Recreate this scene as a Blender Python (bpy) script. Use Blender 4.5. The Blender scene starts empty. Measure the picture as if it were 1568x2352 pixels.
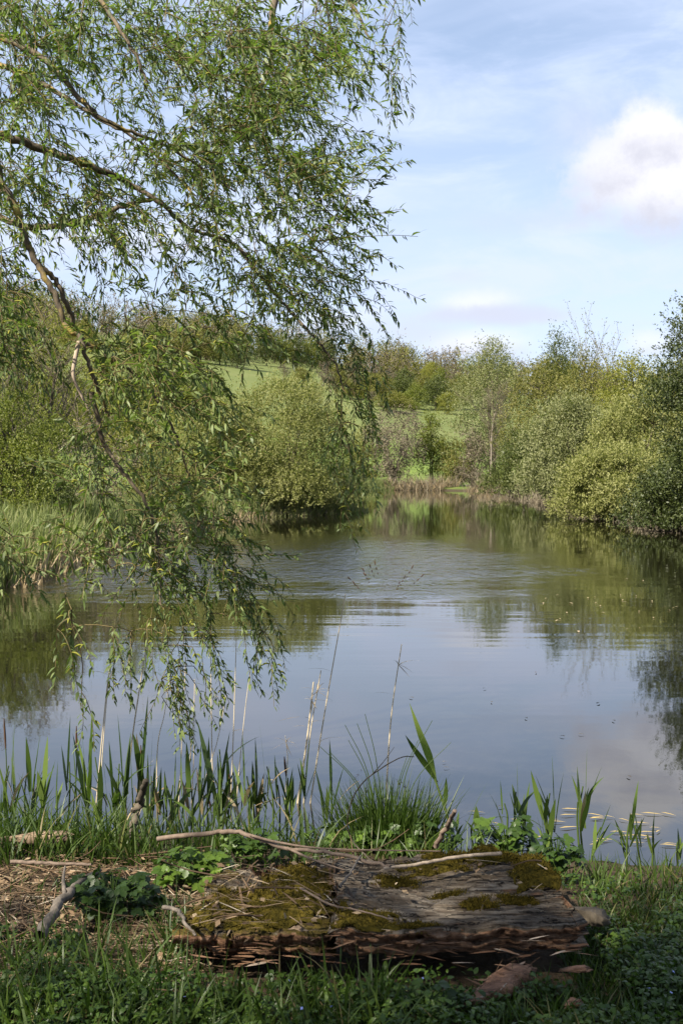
import bpy, math, random
import numpy as np
from mathutils import Vector
R = math.radians
scene = bpy.context.scene
col = scene.collection

# ------------------------------------------------------------------ camera
W, H = 1568.0, 2352.0            # pixel frame in which the photograph was measured
FPX = 1.15 * H                   # focal length in those pixels
CAMZ = 1.8                       # above the water (z = 0)
HORIZ = 1085.0
PITCH = math.atan((H / 2 - HORIZ) / FPX)
cam_d = bpy.data.cameras.new("camera")
cam = bpy.data.objects.new("camera", cam_d); col.objects.link(cam)
cam.location = (0, 0, CAMZ); cam.rotation_euler = (math.pi / 2 - PITCH, 0, 0)
cam_d.sensor_fit = 'VERTICAL'; cam_d.sensor_height = 22.2; cam_d.lens = 22.2 * 1.15
cam_d.clip_start = 0.05; cam_d.clip_end = 9000
cam_d.dof.use_dof = True; cam_d.dof.focus_distance = 6.0; cam_d.dof.aperture_fstop = 8.0
scene.camera = cam

# ------------------------------------------------------------------ light, exposure
SUN_EL, SUN_AZ = 46.0, 227.0     # azimuth clockwise from +Y: behind the camera, to the left
scene.view_settings.view_transform = 'Standard'; scene.view_settings.look = 'None'
scene.view_settings.gamma = 1.0; scene.view_settings.use_curve_mapping = False
scene.view_settings.exposure = 1.3
scene.cycles.use_denoising = True
scene.cycles.max_bounces = 8; scene.cycles.diffuse_bounces = 3; scene.cycles.glossy_bounces = 3
scene.cycles.transmission_bounces = 4; scene.cycles.transparent_max_bounces = 8
scene.cycles.caustics_reflective = False; scene.cycles.caustics_refractive = False
scene.cycles.sample_clamp_indirect = 6.0
SUNV = Vector((math.sin(R(SUN_AZ)) * math.cos(R(SUN_EL)), math.cos(R(SUN_AZ)) * math.cos(R(SUN_EL)), math.sin(R(SUN_EL))))
sun_d = bpy.data.lights.new("sun", 'SUN'); sun_d.energy = 5.0; sun_d.angle = R(0.5); sun_d.color = (1.0, 0.92, 0.78)
sun = bpy.data.objects.new("sun", sun_d); col.objects.link(sun)
sun.rotation_euler = SUNV.to_track_quat('Z', 'Y').to_euler(); sun.location = (-20, -15, 30)

class NT:
    """small helper to write node trees"""
    def __init__(s, tree):
        s.t = tree; tree.nodes.clear()
    def n(s, typ, **kw):
        nd = s.t.nodes.new(typ)
        for k, v in kw.items(): setattr(nd, k, v)
        return nd
    def val(s, sock, v):
        if isinstance(v, bpy.types.NodeSocket): s.t.links.new(v, sock)
        else: sock.default_value = v
    def math(s, op, a, b=0.0, c=0.0, clamp=False):
        nd = s.n('ShaderNodeMath', operation=op); nd.use_clamp = clamp
        s.val(nd.inputs[0], a); s.val(nd.inputs[1], b); s.val(nd.inputs[2], c); return nd.outputs[0]
    def vmath(s, op, a, b=(0, 0, 0)):
        nd = s.n('ShaderNodeVectorMath', operation=op)
        s.val(nd.inputs[0], a); s.val(nd.inputs[1], b); return nd.outputs[0]
    def sep(s, v):
        nd = s.n('ShaderNodeSeparateXYZ'); s.val(nd.inputs[0], v); return nd.outputs
    def comb(s, x, y, z):
        nd = s.n('ShaderNodeCombineXYZ')
        for i, v in enumerate((x, y, z)): s.val(nd.inputs[i], v)
        return nd.outputs[0]
    def noise(s, vec, scale, detail=3.0, rough=0.55, dist=0.0):
        nd = s.n('ShaderNodeTexNoise'); s.val(nd.inputs['Vector'], vec); nd.inputs['Scale'].default_value = scale
        nd.inputs['Detail'].default_value = detail; nd.inputs['Roughness'].default_value = rough
        nd.inputs['Distortion'].default_value = dist; return nd.outputs['Fac']
    def mix(s, f, a, b, typ='MIX'):
        nd = s.n('ShaderNodeMix', data_type='RGBA', blend_type=typ)
        s.val(nd.inputs[0], f); s.val(nd.inputs[6], a); s.val(nd.inputs[7], b); return nd.outputs[2]
    def ramp(s, f, stops, interp='LINEAR'):
        nd = s.n('ShaderNodeValToRGB'); s.val(nd.inputs[0], f); e = nd.color_ramp.elements; nd.color_ramp.interpolation = interp
        while len(e) < len(stops): e.new(0.5)
        for i, (p, c) in enumerate(stops):
            e[i].position = p; e[i].color = (*c, 1.0) if len(c) == 3 else c
        return nd.outputs[0]
    def sstep(s, v, a, b):
        nd = s.n('ShaderNodeMapRange', interpolation_type='SMOOTHSTEP'); s.val(nd.inputs[0], v)
        nd.inputs[1].default_value = a; nd.inputs[2].default_value = b
        nd.inputs[3].default_value = 0; nd.inputs[4].default_value = 1; return nd.outputs[0]
    def link(s, a, b): s.t.links.new(a, b)

# world: Nishita sky behind a veil of cirrus and a few cumulus clouds
world = bpy.data.worlds.new("World"); scene.world = world; world.use_nodes = True
def build_world():
    q = NT(world.node_tree)
    out = q.n('ShaderNodeOutputWorld'); bg = q.n('ShaderNodeBackground'); q.link(bg.outputs[0], out.inputs[0])
    bg.inputs['Strength'].default_value = 0.072
    sky = q.n('ShaderNodeTexSky', sky_type='NISHITA'); sky.sun_disc = False
    sky.sun_elevation = R(SUN_EL); sky.sun_rotation = R(SUN_AZ); sky.air_density = 1.0; sky.dust_density = 0.6; sky.ozone_density = 1.0
    tc = q.n('ShaderNodeTexCoord'); d = q.vmath('NORMALIZE', tc.outputs['Generated'])
    x, y, z = q.sep(d)
    az = q.math('ARCTAN2', x, y); el = q.math('ARCSINE', z)
    # cirrus streaks
    wob = q.noise(d, 3.0, 3)
    cv = q.comb(q.math('MULTIPLY', az, 2.2), q.math('ADD', q.math('MULTIPLY', el, 15.0), q.math('ADD', q.math('MULTIPLY', wob, 1.2), q.math('MULTIPLY', az, -1.6))), 0.0)
    c1 = q.sstep(q.noise(cv, 1.0, 5, 0.5, 0.0), 0.30, 0.80)
    cv2 = q.comb(q.math('MULTIPLY', az, 5.0), q.math('MULTIPLY', el, 16.0), 3.3)
    c2 = q.sstep(q.noise(cv2, 1.3, 6, 0.62, 0.6), 0.42, 0.70)
    hor = q.math('SUBTRACT', 1.0, q.sstep(el, 0.02, 0.42))
    veil = q.math('ADD', q.math('MULTIPLY', c1, 0.48), q.math('MULTIPLY', c2, 0.34))
    veil = q.math('ADD', veil, q.math('ADD', 0.24, q.math('MULTIPLY', hor, 0.42)), clamp=True)
    veil = q.math('MULTIPLY', veil, q.sstep(el, 1.4, 0.75))
    base = q.mix(veil, sky.outputs[0], (4.5, 5.15, 6.7, 1))
    # cumulus: (azimuth, elevation, half width, half height, softness, opacity)
    w1 = q.math('MULTIPLY', q.math('SUBTRACT', q.noise(d, 7.0, 6, 0.6), 0.5), 1.0)
    w2 = q.math('MULTIPLY', q.math('SUBTRACT', q.noise(d, 24.0, 6, 0.66), 0.5), 1.25)
    wsum = q.math('ADD', q.math('MULTIPLY', w1, 2.0), w2)
    colr = base
    def azel(px, py): return math.atan((px - 784) / FPX), math.atan((HORIZ - py) / FPX)
    clouds = [(1575, 440, 270, 125, 0.45, 0.96, 0), (1400, 400, 120, 75, 0.55, 0.85, 0), (1330, 330, 120, 110, 0.9, 0.4, 1), (1495, 345, 85, 75, 0.5, 0.95, 0), (1250, 520, 200, 40, 0.9, 0.35, 1),
              (1080, 704, 90, 32, 0.9, 0.6, 0), (1200, 728, 120, 24, 0.9, 0.6, 1), (1110, 732, 170, 22, 0.9, 0.75, 1), (1010, 722, 70, 22, 0.9, 0.5, 1), (1050, 640, 50, 22, 0.9, 0.3, 1),
              (1080, 800, 110, 36, 0.8, 0.7, 0), (940, 765, 110, 46, 0.9, 0.55, 1), (760, 740, 110, 40, 0.9, 0.5, 0), (1490, 805, 60, 35, 0.8, 0.55, 0), (300, 560, 260, 60, 0.9, 0.4, 0),
              (2300, 500, 420, 170, 0.8, 0.9, 0), (-700, 420, 500, 160, 0.8, 0.9, 0), (1900, -300, 420, 170, 0.8, 0.85, 0), (300, -900, 480, 200, 0.8, 0.8, 0)]
    for (px, py, hw, hh, soft, op, grey) in clouds:
        a0, e0 = azel(px, py)
        dx = q.math('DIVIDE', q.math('SUBTRACT', az, a0), hw / FPX)
        dy = q.math('DIVIDE', q.math('SUBTRACT', el, e0), hh / FPX)
        dl = q.math('MULTIPLY', q.math('LESS_THAN', dy, 0.0), 0.35)     # flatter below
        r2 = q.math('ADD', q.math('POWER', q.math('ABSOLUTE', dx), 2.0), q.math('MULTIPLY', q.math('POWER', q.math('ABSOLUTE', dy), 2.0), q.math('ADD', 1.0, dl)))
        rr = q.math('ADD', q.math('SQRT', r2), wsum)
        m = q.math('MULTIPLY', q.sstep(rr, 1.0 + 0.35, 1.0 - soft), op)
        if grey: cc = (4.3, 4.55, 5.5, 1)
        else: cc = q.mix(q.sstep(q.math('ADD', q.math('ADD', dy, q.math('MULTIPLY', w2, 1.6)), q.math('MULTIPLY', w1, 1.2)), -0.9, 0.35), (4.3, 4.35, 5.0, 1), (6.0, 6.0, 6.4, 1))
        colr = q.mix(m, colr, cc)
    q.link(colr, bg.inputs['Color'])
build_world()

# ------------------------------------------------------------------ pixel rays, numbers
def P(px, py, d):
    """the point at forward distance d on the ray through a pixel of the measured frame"""
    cx, cy = (px - W / 2) / FPX, (H / 2 - py) / FPX
    yy = math.cos(PITCH) + cy * math.sin(PITCH); zz = -math.sin(PITCH) + cy * math.cos(PITCH)
    k = d / yy
    return np.array((cx * k, d, CAMZ + zz * k))
def G(px, py, z=0.0):
    cx, cy = (px - W / 2) / FPX, (H / 2 - py) / FPX
    yy = math.cos(PITCH) + cy * math.sin(PITCH); zz = -math.sin(PITCH) + cy * math.cos(PITCH)
    k = (z - CAMZ) / zz
    return np.array((cx * k, yy * k, z))

def _h(ix, iy, iz, seed):
    h = (ix.astype(np.int64) * 374761393 + iy.astype(np.int64) * 668265263 + iz.astype(np.int64) * 1274126177 + seed * 974711) & 0xffffffff
    h = ((h ^ (h >> 13)) * 1103515245) & 0xffffffff
    h = ((h ^ (h >> 16)) * 2246822519) & 0xffffffff
    return ((h ^ (h >> 15)) & 0xffff) / 65535.0
def vnoise(p, s, seed=0):
    q = np.asarray(p, float) * s; i = np.floor(q); f = q - i; f = f * f * (3 - 2 * f)
    r = 0
    for dx in (0, 1):
        for dy in (0, 1):
            for dz in (0, 1):
                w = (f[:, 0] if dx else 1 - f[:, 0]) * (f[:, 1] if dy else 1 - f[:, 1]) * (f[:, 2] if dz else 1 - f[:, 2])
                r = r + w * _h(i[:, 0] + dx, i[:, 1] + dy, i[:, 2] + dz, seed)
    return r
def fbm(p, s, seed=0, o=4):
    r = 0; a = 1.0; t = 0
    for k in range(o):
        r = r + a * vnoise(p, s * 2 ** k, seed + k * 17); t += a; a *= 0.5
    return r / t
def norm(v): return v / np.maximum(np.linalg.norm(v, axis=-1, keepdims=True), 1e-9)

# ------------------------------------------------------------------ meshes
class Geo:
    def __init__(s): s.V = []; s.F = []; s.A = []; s.n = 0
    def add(s, V, F, a=None):
        V = np.asarray(V, float).reshape(-1, 3); F = np.asarray(F, int)
        s.V.append(V); s.F.append(F + s.n); s.n += len(V)
        s.A.append(np.zeros(len(V)) if a is None else np.broadcast_to(np.asarray(a, float), (len(V),)))
    def obj(s, name, mat, parent=None, smooth=False, loc=None):
        V = np.concatenate(s.V) if s.V else np.zeros((0, 3)); A = np.concatenate(s.A) if s.A else np.zeros(0)
        if parent is not None: V = V - np.array(parent['_o'])
        elif loc is not None: V = V - np.array(loc)
        me = bpy.data.meshes.new(name)
        loops = np.concatenate([f.ravel() for f in s.F]); cnt = np.concatenate([np.full(len(f), f.shape[1]) for f in s.F])
        st = np.concatenate(([0], np.cumsum(cnt)[:-1]))
        me.vertices.add(len(V)); me.vertices.foreach_set('co', V.astype(np.float32).ravel())
        me.loops.add(len(loops)); me.loops.foreach_set('vertex_index', loops.astype(np.int32))
        me.polygons.add(len(cnt)); me.polygons.foreach_set('loop_start', st.astype(np.int32))
        if smooth: me.polygons.foreach_set('use_smooth', np.ones(len(cnt), bool))
        me.update(calc_edges=True)
        at = me.attributes.new('rnd', 'FLOAT', 'POINT'); at.data.foreach_set('value', A.astype(np.float32))
        me.materials.append(mat)
        o = bpy.data.objects.new(name, me); col.objects.link(o)
        if parent is not None: o.parent = parent
        elif loc is not None: o.location = loc
        return o

def tag(o, label, cat, group=None):
    o['label'] = label; o['category'] = cat
    if group: o['group'] = group
    return o
def thing(name, label, cat, loc, group=None):
    o = bpy.data.objects.new(name, None); col.objects.link(o); o.location = tuple(float(v) for v in loc)
    o.empty_display_size = 0.1; o['_o'] = [float(v) for v in loc]
    return tag(o, label, cat, group)

def tube(geo, pts, rad, sides=5, a=None):
    pts = np.asarray(pts, float); n = len(pts); rad = np.broadcast_to(np.asarray(rad, float), (n,))
    t = np.gradient(pts, axis=0); t = norm(t)
    ref = np.array((0.31, 0.17, 0.93)) if abs(t[0][2]) < 0.9 else np.array((0.93, 0.2, 0.1))
    u = norm(np.cross(t, ref)); v = np.cross(t, u)
    ang = np.linspace(0, 2 * math.pi, sides, endpoint=False)
    V = pts[:, None, :] + rad[:, None, None] * (np.cos(ang)[None, :, None] * u[:, None, :] + np.sin(ang)[None, :, None] * v[:, None, :])
    i = np.arange(n - 1)[:, None] * sides; j = np.arange(sides)[None, :]; k = (j + 1) % sides
    F = np.stack([i + j, i + k, i + sides + k, i + sides + j], -1).reshape(-1, 4)
    av = None if a is None else np.repeat(np.broadcast_to(np.asarray(a, float), (n,)), sides)
    geo.add(V.reshape(-1, 3), F, av)
    # cap
    tip = pts[-1] + t[-1] * rad[-1] * 0.8
    base = (n - 1) * sides
    geo.add(np.vstack([V[-1], tip]), [[q_, (q_ + 1) % sides, sides] for q_ in range(sides)], None if a is None else np.full(sides + 1, av[-1]))

def spline(pts, n):
    """Catmull-Rom through the points"""
    pts = np.asarray(pts, float); m = len(pts)
    if m == 2: return pts[0] + (pts[1] - pts[0]) * np.linspace(0, 1, n)[:, None]
    ext = np.vstack([2 * pts[0] - pts[1], pts, 2 * pts[-1] - pts[-2]])
    s = np.linspace(0, m - 1 - 1e-6, n); k = s.astype(int); f = (s - k)[:, None]
    a, b, c, d = ext[k], ext[k + 1], ext[k + 2], ext[k + 3]
    return 0.5 * (2 * b + (c - a) * f + (2 * a - 5 * b + 4 * c - d) * f * f + (3 * b - a - 3 * c + d) * f ** 3)

def leaf_quads(geo, p, D, N, L, Wd, a):
    """one pointed leaf face each: kite of four points"""
    D = norm(D); B = norm(np.cross(D, N)); n = len(p); L = np.asarray(L)[:, None]; Wd = np.asarray(Wd)[:, None]
    NN = np.cross(B, D)
    V = np.stack([p, p + D * L * .45 + B * Wd * .5, p + D * L - NN * L * .12, p + D * L * .45 - B * Wd * .5], 1)
    geo.add(V.reshape(-1, 3), np.arange(n * 4).reshape(n, 4), np.repeat(a, 4))
def leaf_long(geo, p, D, N, L, Wd, a, curl=0.18):
    """lanceolate leaf, folded a little and curling: seven points"""
    D = norm(D); B = norm(np.cross(D, N)); NN = np.cross(B, D); n = len(p); L = np.asarray(L)[:, None]; Wd = np.asarray(Wd)[:, None]
    c = np.asarray(curl); c = c[:, None] if c.ndim else c
    def at(t, w, up): return p + D * L * t - NN * L * c * t * t + B * Wd * w + NN * Wd * up
    V = np.stack([at(0, 0, 0), at(.3, .47, .24), at(.3, -.47, .24), at(.68, .34, .17), at(.68, -.34, .17), at(1, 0, 0)], 1)
    b = (np.arange(n) * 6)[:, None]
    geo.add(V.reshape(-1, 3), b + np.array([[0, 1, 2]]), np.repeat(a, 6))
    k = geo.n - n * 6
    geo.F.append(k + b + np.array([[1, 3, 4, 2]])); geo.F.append(k + b + np.array([[3, 5, 4]]))

def ribbons(geo, base, D, L, Wd, droop, a, segs=4, widest=0.3, twist=None):
    """grass blades: pointed ribbons bending over under their own weight"""
    n = len(base); D = norm(D); side = norm(np.cross(D, np.array((0, 0, 1.0)) + 1e-3))
    if twist is not None:
        fw = norm(np.cross(np.array((0, 0, 1.0)), side)); side = norm(side * np.cos(twist)[:, None] + fw * np.sin(twist)[:, None])
    hz = D * np.array((1, 1, 0)); hz = norm(hz + 1e-6)
    rows = []
    for k in range(segs + 1):
        t = k / segs
        w = min(1.0, 0.55 + 0.45 * t / widest) if t < widest else (1 - ((t - widest) / (1 - widest)) ** 1.6)
        c = base + D * (L * t)[:, None] + (hz * 0.75 - np.array((0, 0, 1.0)) * 0.55) * (L * droop * t * t)[:, None]
        if k < segs: rows += [c + side * (Wd * w * .5)[:, None], c - side * (Wd * w * .5)[:, None]]
        else: rows += [c]
    m = 2 * segs + 1
    V = np.stack(rows, 1).reshape(-1, 3); b = (np.arange(n) * m)[:, None]
    geo.add(V, np.concatenate([b + np.array([[2 * k, 2 * k + 1, 2 * k + 3, 2 * k + 2]]) for k in range(segs - 1)]), np.repeat(a, m))
    geo.F.append(geo.n - n * m + b + np.array([[2 * segs - 2, 2 * segs - 1, 2 * segs]]))

# ------------------------------------------------------------------ materials
def new_mat(name):
    m = bpy.data.materials.new(name); m.use_nodes = True; return m, NT(m.node_tree)
def leaf_mat(name, stops, trans=0.35, rough=0.45, spec=0.4, tint=(0.95, 1.15, 0.45)):
    m, q = new_mat(name)
    at = q.n('ShaderNodeAttribute', attribute_name='rnd')
    c = q.ramp(at.outputs['Fac'], stops)
    p = q.n('ShaderNodeBsdfPrincipled'); q.link(c, p.inputs['Base Color']); p.inputs['Roughness'].default_value = rough
    p.inputs['Specular IOR Level'].default_value = spec
    tr = q.n('ShaderNodeBsdfTranslucent'); q.link(q.mix(1.0, c, (*tint, 1), 'MULTIPLY'), tr.inputs['Color'])
    mx = q.n('ShaderNodeMixShader'); mx.inputs[0].default_value = trans
    q.link(p.outputs[0], mx.inputs[1]); q.link(tr.outputs[0], mx.inputs[2])
    o = q.n('ShaderNodeOutputMaterial'); q.link(mx.outputs[0], o.inputs[0]); return m
def bark_mat(name, c1, c2, c3=None, scale=30.0, stretch=(1, 1, .25)):
    m, q = new_mat(name)
    tc = q.n('ShaderNodeTexCoord'); v = q.vmath('MULTIPLY', tc.outputs['Object'], stretch)
    f = q.noise(v, scale, 4, .6)
    c = q.ramp(f, [(0.3, c1), (0.7, c2)])
    if c3: c = q.mix(q.sstep(q.noise(tc.outputs['Object'], scale * .25, 3), .55, .68), c, (*c3, 1))
    p = q.n('ShaderNodeBsdfPrincipled'); q.link(c, p.inputs['Base Color']); p.inputs['Roughness'].default_value = .8
    p.inputs['Specular IOR Level'].default_value = .25
    b = q.n('ShaderNodeBump'); b.inputs['Strength'].default_value = .5; b.inputs['Distance'].default_value = .01
    q.link(f, b.inputs['Height']); q.link(b.outputs[0], p.inputs['Normal'])
    o = q.n('ShaderNodeOutputMaterial'); q.link(p.outputs[0], o.inputs[0]); return m

M = {}
M['willow'] = leaf_mat('willow_leaf', [(0, (.055, .082, .022)), (.45, (.135, .182, .055)), (.85, (.25, .29, .115)), (1, (.30, .335, .16))], .44, .5, .42)
M['catkin'] = leaf_mat('willow_catkin', [(0, (.16, .19, .03)), (1, (.30, .29, .06))], .3, .8, .1)
M['sallow'] = leaf_mat('sallow_leaf', [(0, (.105, .112, .025)), (.5, (.215, .22, .07)), (1, (.32, .31, .14))], .36, .6, .25)
M['sallow_grey'] = leaf_mat('silver_leaf', [(0, (.095, .105, .035)), (.5, (.195, .205, .085)), (1, (.29, .29, .155))], .34, .6, .3)
M['alder'] = leaf_mat('alder_leaf', [(0, (.036, .052, .012)), (.5, (.075, .093, .02)), (1, (.13, .145, .037))], .28, .5, .35)
M['olive'] = leaf_mat('olive_leaf', [(0, (.09, .09, .024)), (.5, (.16, .155, .04)), (1, (.235, .215, .07))], .34, .6, .2)
M['fresh'] = leaf_mat('fresh_leaf', [(0, (.072, .088, .014)), (.5, (.135, .155, .024)), (1, (.21, .225, .05))], .36, .5, .3)
M['yellow'] = leaf_mat('yellow_green_leaf', [(0, (.12, .13, .022)), (.5, (.19, .19, .035)), (1, (.26, .25, .06))], .36, .6, .2)
M['dark'] = leaf_mat('dark_leaf', [(0, (.022, .034, .009)), (.5, (.05, .066, .016)), (1, (.10, .118, .032))], .24, .5, .35)
M['twiggy'] = leaf_mat('bare_twigs', [(0, (.085, .068, .045)), (.5, (.15, .125, .085)), (1, (.23, .20, .145))], .1, .8, .1, (1, 1, .8))
M['dry'] = leaf_mat('dry_reed', [(0, (.17, .12, .06)), (.5, (.33, .25, .14)), (1, (.52, .43, .28))], .2, .6, .3, (1, .95, .7))
M['stalk'] = leaf_mat('pale_stalk', [(0, (.34, .27, .16)), (1, (.62, .53, .37))], .1, .6, .3, (1, .95, .8))
M['reed'] = leaf_mat('reed_leaf', [(0, (.034, .062, .013)), (.5, (.08, .125, .026)), (1, (.17, .23, .055))], .36, .4, .45)
M['grass'] = leaf_mat('grass_blade', [(0, (.018, .034, .007)), (.45, (.042, .074, .012)), (.85, (.09, .13, .024)), (1, (.22, .17, .09))], .36, .45, .35)
M['shoregrass'] = leaf_mat('shore_grass', [(0, (.10, .13, .04)), (.5, (.18, .205, .075)), (.8, (.27, .265, .12)), (1, (.44, .36, .21))], .36, .6, .2)
M['weed'] = leaf_mat('weed_leaf', [(0, (.020, .042, .009)), (.5, (.048, .09, .014)), (1, (.12, .19, .026))], .36, .42, .4)
M['litter'] = leaf_mat('straw', [(0, (.055, .035, .02)), (.5, (.16, .105, .06)), (.85, (.30, .225, .14)), (1, (.5, .43, .33))], .08, .7, .2, (1, .9, .7))
M['sedgehead'] = leaf_mat('sedge_head', [(0, (.03, .018, .012)), (1, (.10, .055, .03))], .05, .8, .1, (1, 1, 1))
M['moss'] = leaf_mat('moss', [(0, (.030, .026, .006)), (.5, (.078, .060, .010)), (1, (.15, .105, .018))], .15, .9, .05, (1, 1, .3))
M['willow_bark'] = bark_mat('willow_bark', (.045, .035, .025), (.17, .135, .09), (.30, .22, .05), 40)
M['twig'] = bark_mat('willow_twig', (.085, .06, .028), (.17, .135, .055), None, 30)
M['pale_wood'] = bark_mat('pale_dead_wood', (.20, .155, .11), (.40, .32, .24), None, 50)
M['bark'] = bark_mat('brown_bark', (.035, .028, .02), (.11, .09, .065), None, 20)
M['birch'] = bark_mat('pale_bark', (.17, .14, .105), (.34, .29, .23), None, 4)
M['stick'] = bark_mat('dead_stick', (.10, .07, .045), (.27, .195, .13), None, 40)
M['redstick'] = bark_mat('reddish_stick', (.085, .06, .044), (.175, .13, .098), None, 40)
M['greystick'] = bark_mat('grey_stick', (.06, .052, .042), (.18, .15, .12), None, 40)

# ------------------------------------------------------------------ terrain
POND = np.array([(-12, 9), (-9, 7.6), (-4, 6.5), (-1.8, 5.95), (-.9, 5.7), (0, 5.45), (.7, 5.3), (1.3, 5.2), (1.9, 5.2), (3, 5.5), (6, 6), (10, 8), (13, 14),
                 (12.4, 22), (10.2, 33), (10.4, 44), (11.0, 61), (12.4, 80), (14.6, 108), (12, 114.5), (9.3, 116.5), (5, 118), (1.6, 119.5), (-8, 121), (-16, 112), (-14, 92),
                 (-5, 76), (-0.6, 62), (.7, 54.5), (.3, 51.5), (-1.5, 49.4), (-4, 46.5), (-5.1, 38), (-5.6, 30), (-5.5, 25), (-5.4, 18.6), (-9, 14)], float)
def pond_sd(x, y):
    """signed distance to the shore, positive on land"""
    x = np.asarray(x, float); y = np.asarray(y, float); d2 = np.full(x.shape, 1e18); ins = np.zeros(x.shape, bool)
    for i in range(len(POND)):
        a, b = POND[i - 1], POND[i]; e = b - a
        t = np.clip(((x - a[0]) * e[0] + (y - a[1]) * e[1]) / (e @ e), 0, 1)
        d2 = np.minimum(d2, (x - a[0] - t * e[0]) ** 2 + (y - a[1] - t * e[1]) ** 2)
        c = ((a[1] > y) != (b[1] > y)); xx = (b[0] - a[0]) * (y - a[1]) / (b[1] - a[1] + 1e-12) + a[0]
        ins ^= c & (x < xx)
    return np.where(ins, -1, 1) * np.sqrt(d2)
def ground_z(x, y):
    x = np.asarray(x, float); y = np.asarray(y, float)
    p = np.stack([x, y, 0 * x], -1).reshape(-1, 3)
    sd = pond_sd(x, y) + ((fbm(p, .9, 5, 3) - .5) * .5).reshape(x.shape)
    z = np.where(sd > 0, .30 * (1 - np.exp(-np.maximum(sd, 0) / .55)) + .012 * np.minimum(sd, 30), np.maximum(-1.2, sd * .55))
    z = z + ((fbm(p, 2.2, 9, 4) - .5) * .10).reshape(x.shape) * (sd > 0) * np.clip(np.hypot(x, y) / 3, .5, 1)
    r = np.maximum(y, 1.0); xa = np.clip(x / r, -1.2, 1.2)
    ridge = np.interp(xa, [-1.2, -.45, -.29, -.23, -.1, 0, .08, .3, 1.2], [66, 62, 58, 53, 45, 38.5, 33, 25, 22])
    t = np.clip((y - 138) / 290, 0, 1); roll = np.clip((y - 470) / 900, 0, 1)
    hill = ridge * t ** .82 * (1 - .35 * roll) + ((fbm(p, .012, 3, 3) - .5) * 5).reshape(x.shape) * t
    return z + hill
def gz(x, y): return float(ground_z(np.array([x]), np.array([y]))[0])

def ground_material(name):
    m, q = new_mat(name)
    g = q.n('ShaderNodeNewGeometry'); pos = g.outputs['Position']; x, y, z = q.sep(pos)
    soil = q.ramp(q.noise(pos, 9, 5, .65), [(.3, (.022, .015, .010)), (.55, (.06, .042, .026)), (.75, (.11, .08, .05))])
    gr = q.ramp(q.noise(pos, .9, 5, .6), [(.3, (.07, .10, .025)), (.6, (.12, .165, .035)), (.8, (.19, .19, .07))])
    c = q.mix(q.sstep(y, 12, 22), soil, gr)
    c = q.mix(q.sstep(z, .28, .05), c, (.05, .038, .024, 1))
    p = q.n('ShaderNodeBsdfPrincipled'); q.link(c, p.inputs['Base Color']); p.inputs['Roughness'].default_value = .9; p.inputs['Specular IOR Level'].default_value = .15
    b = q.n('ShaderNodeBump'); b.inputs['Strength'].default_value = .8; b.inputs['Distance'].default_value = .03
    q.link(q.noise(pos, 22, 5, .7), b.inputs['Height']); q.link(b.outputs[0], p.inputs['Normal'])
    o = q.n('ShaderNodeOutputMaterial'); q.link(p.outputs[0], o.inputs[0]); return m
def hill_material():
    m, q = new_mat('hill_meadow')
    g = q.n('ShaderNodeNewGeometry'); pos = g.outputs['Position']
    a = q.ramp(q.noise(pos, .045, 6, .68), [(.3, (.10, .125, .042)), (.55, (.135, .155, .055)), (.75, (.165, .165, .075))])
    b = q.noise(pos, 1.2, 4, .7)
    c = q.mix(q.math('MULTIPLY', b, .5), a, (.08, .105, .03, 1))
    p = q.n('ShaderNodeBsdfPrincipled'); q.link(c, p.inputs['Base Color']); p.inputs['Roughness'].default_value = .95; p.inputs['Specular IOR Level'].default_value = .1
    o = q.n('ShaderNodeOutputMaterial'); q.link(p.outputs[0], o.inputs[0]); return m
def polar(name, radii, mat):
    na = 360
    # finer steps in the direction the camera looks
    th = np.linspace(-math.pi, math.pi, na, endpoint=False); th = th - 0.72 * np.sin(th)
    rr, tt = np.meshgrid(radii, th, indexing='ij')
    x = rr * np.sin(tt); y = rr * np.cos(tt)
    z = ground_z(x.ravel(), y.ravel())
    V = np.stack([x.ravel(), y.ravel(), z], -1); nr = len(radii)
    i = np.arange(nr - 1)[:, None] * na; j = np.arange(na)[None, :]; k = (j + 1) % na
    F = np.stack([i + j, i + na + j, i + na + k, i + k], -1).reshape(-1, 4)
    g = Geo(); g.add(V, F[:, ::-1])
    if radii[0] < .5: g.add(V[:na], [list(range(na))][:1])
    o = g.obj(name, mat, smooth=True); o['kind'] = 'structure'; return o
r_near = np.concatenate([[.3], np.linspace(.8, 8, 130), np.geomspace(8.2, 165, 130)])
polar('ground', r_near, ground_material('bank_soil'))
polar('hill', np.geomspace(165, 6000, 110), hill_material())

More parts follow.
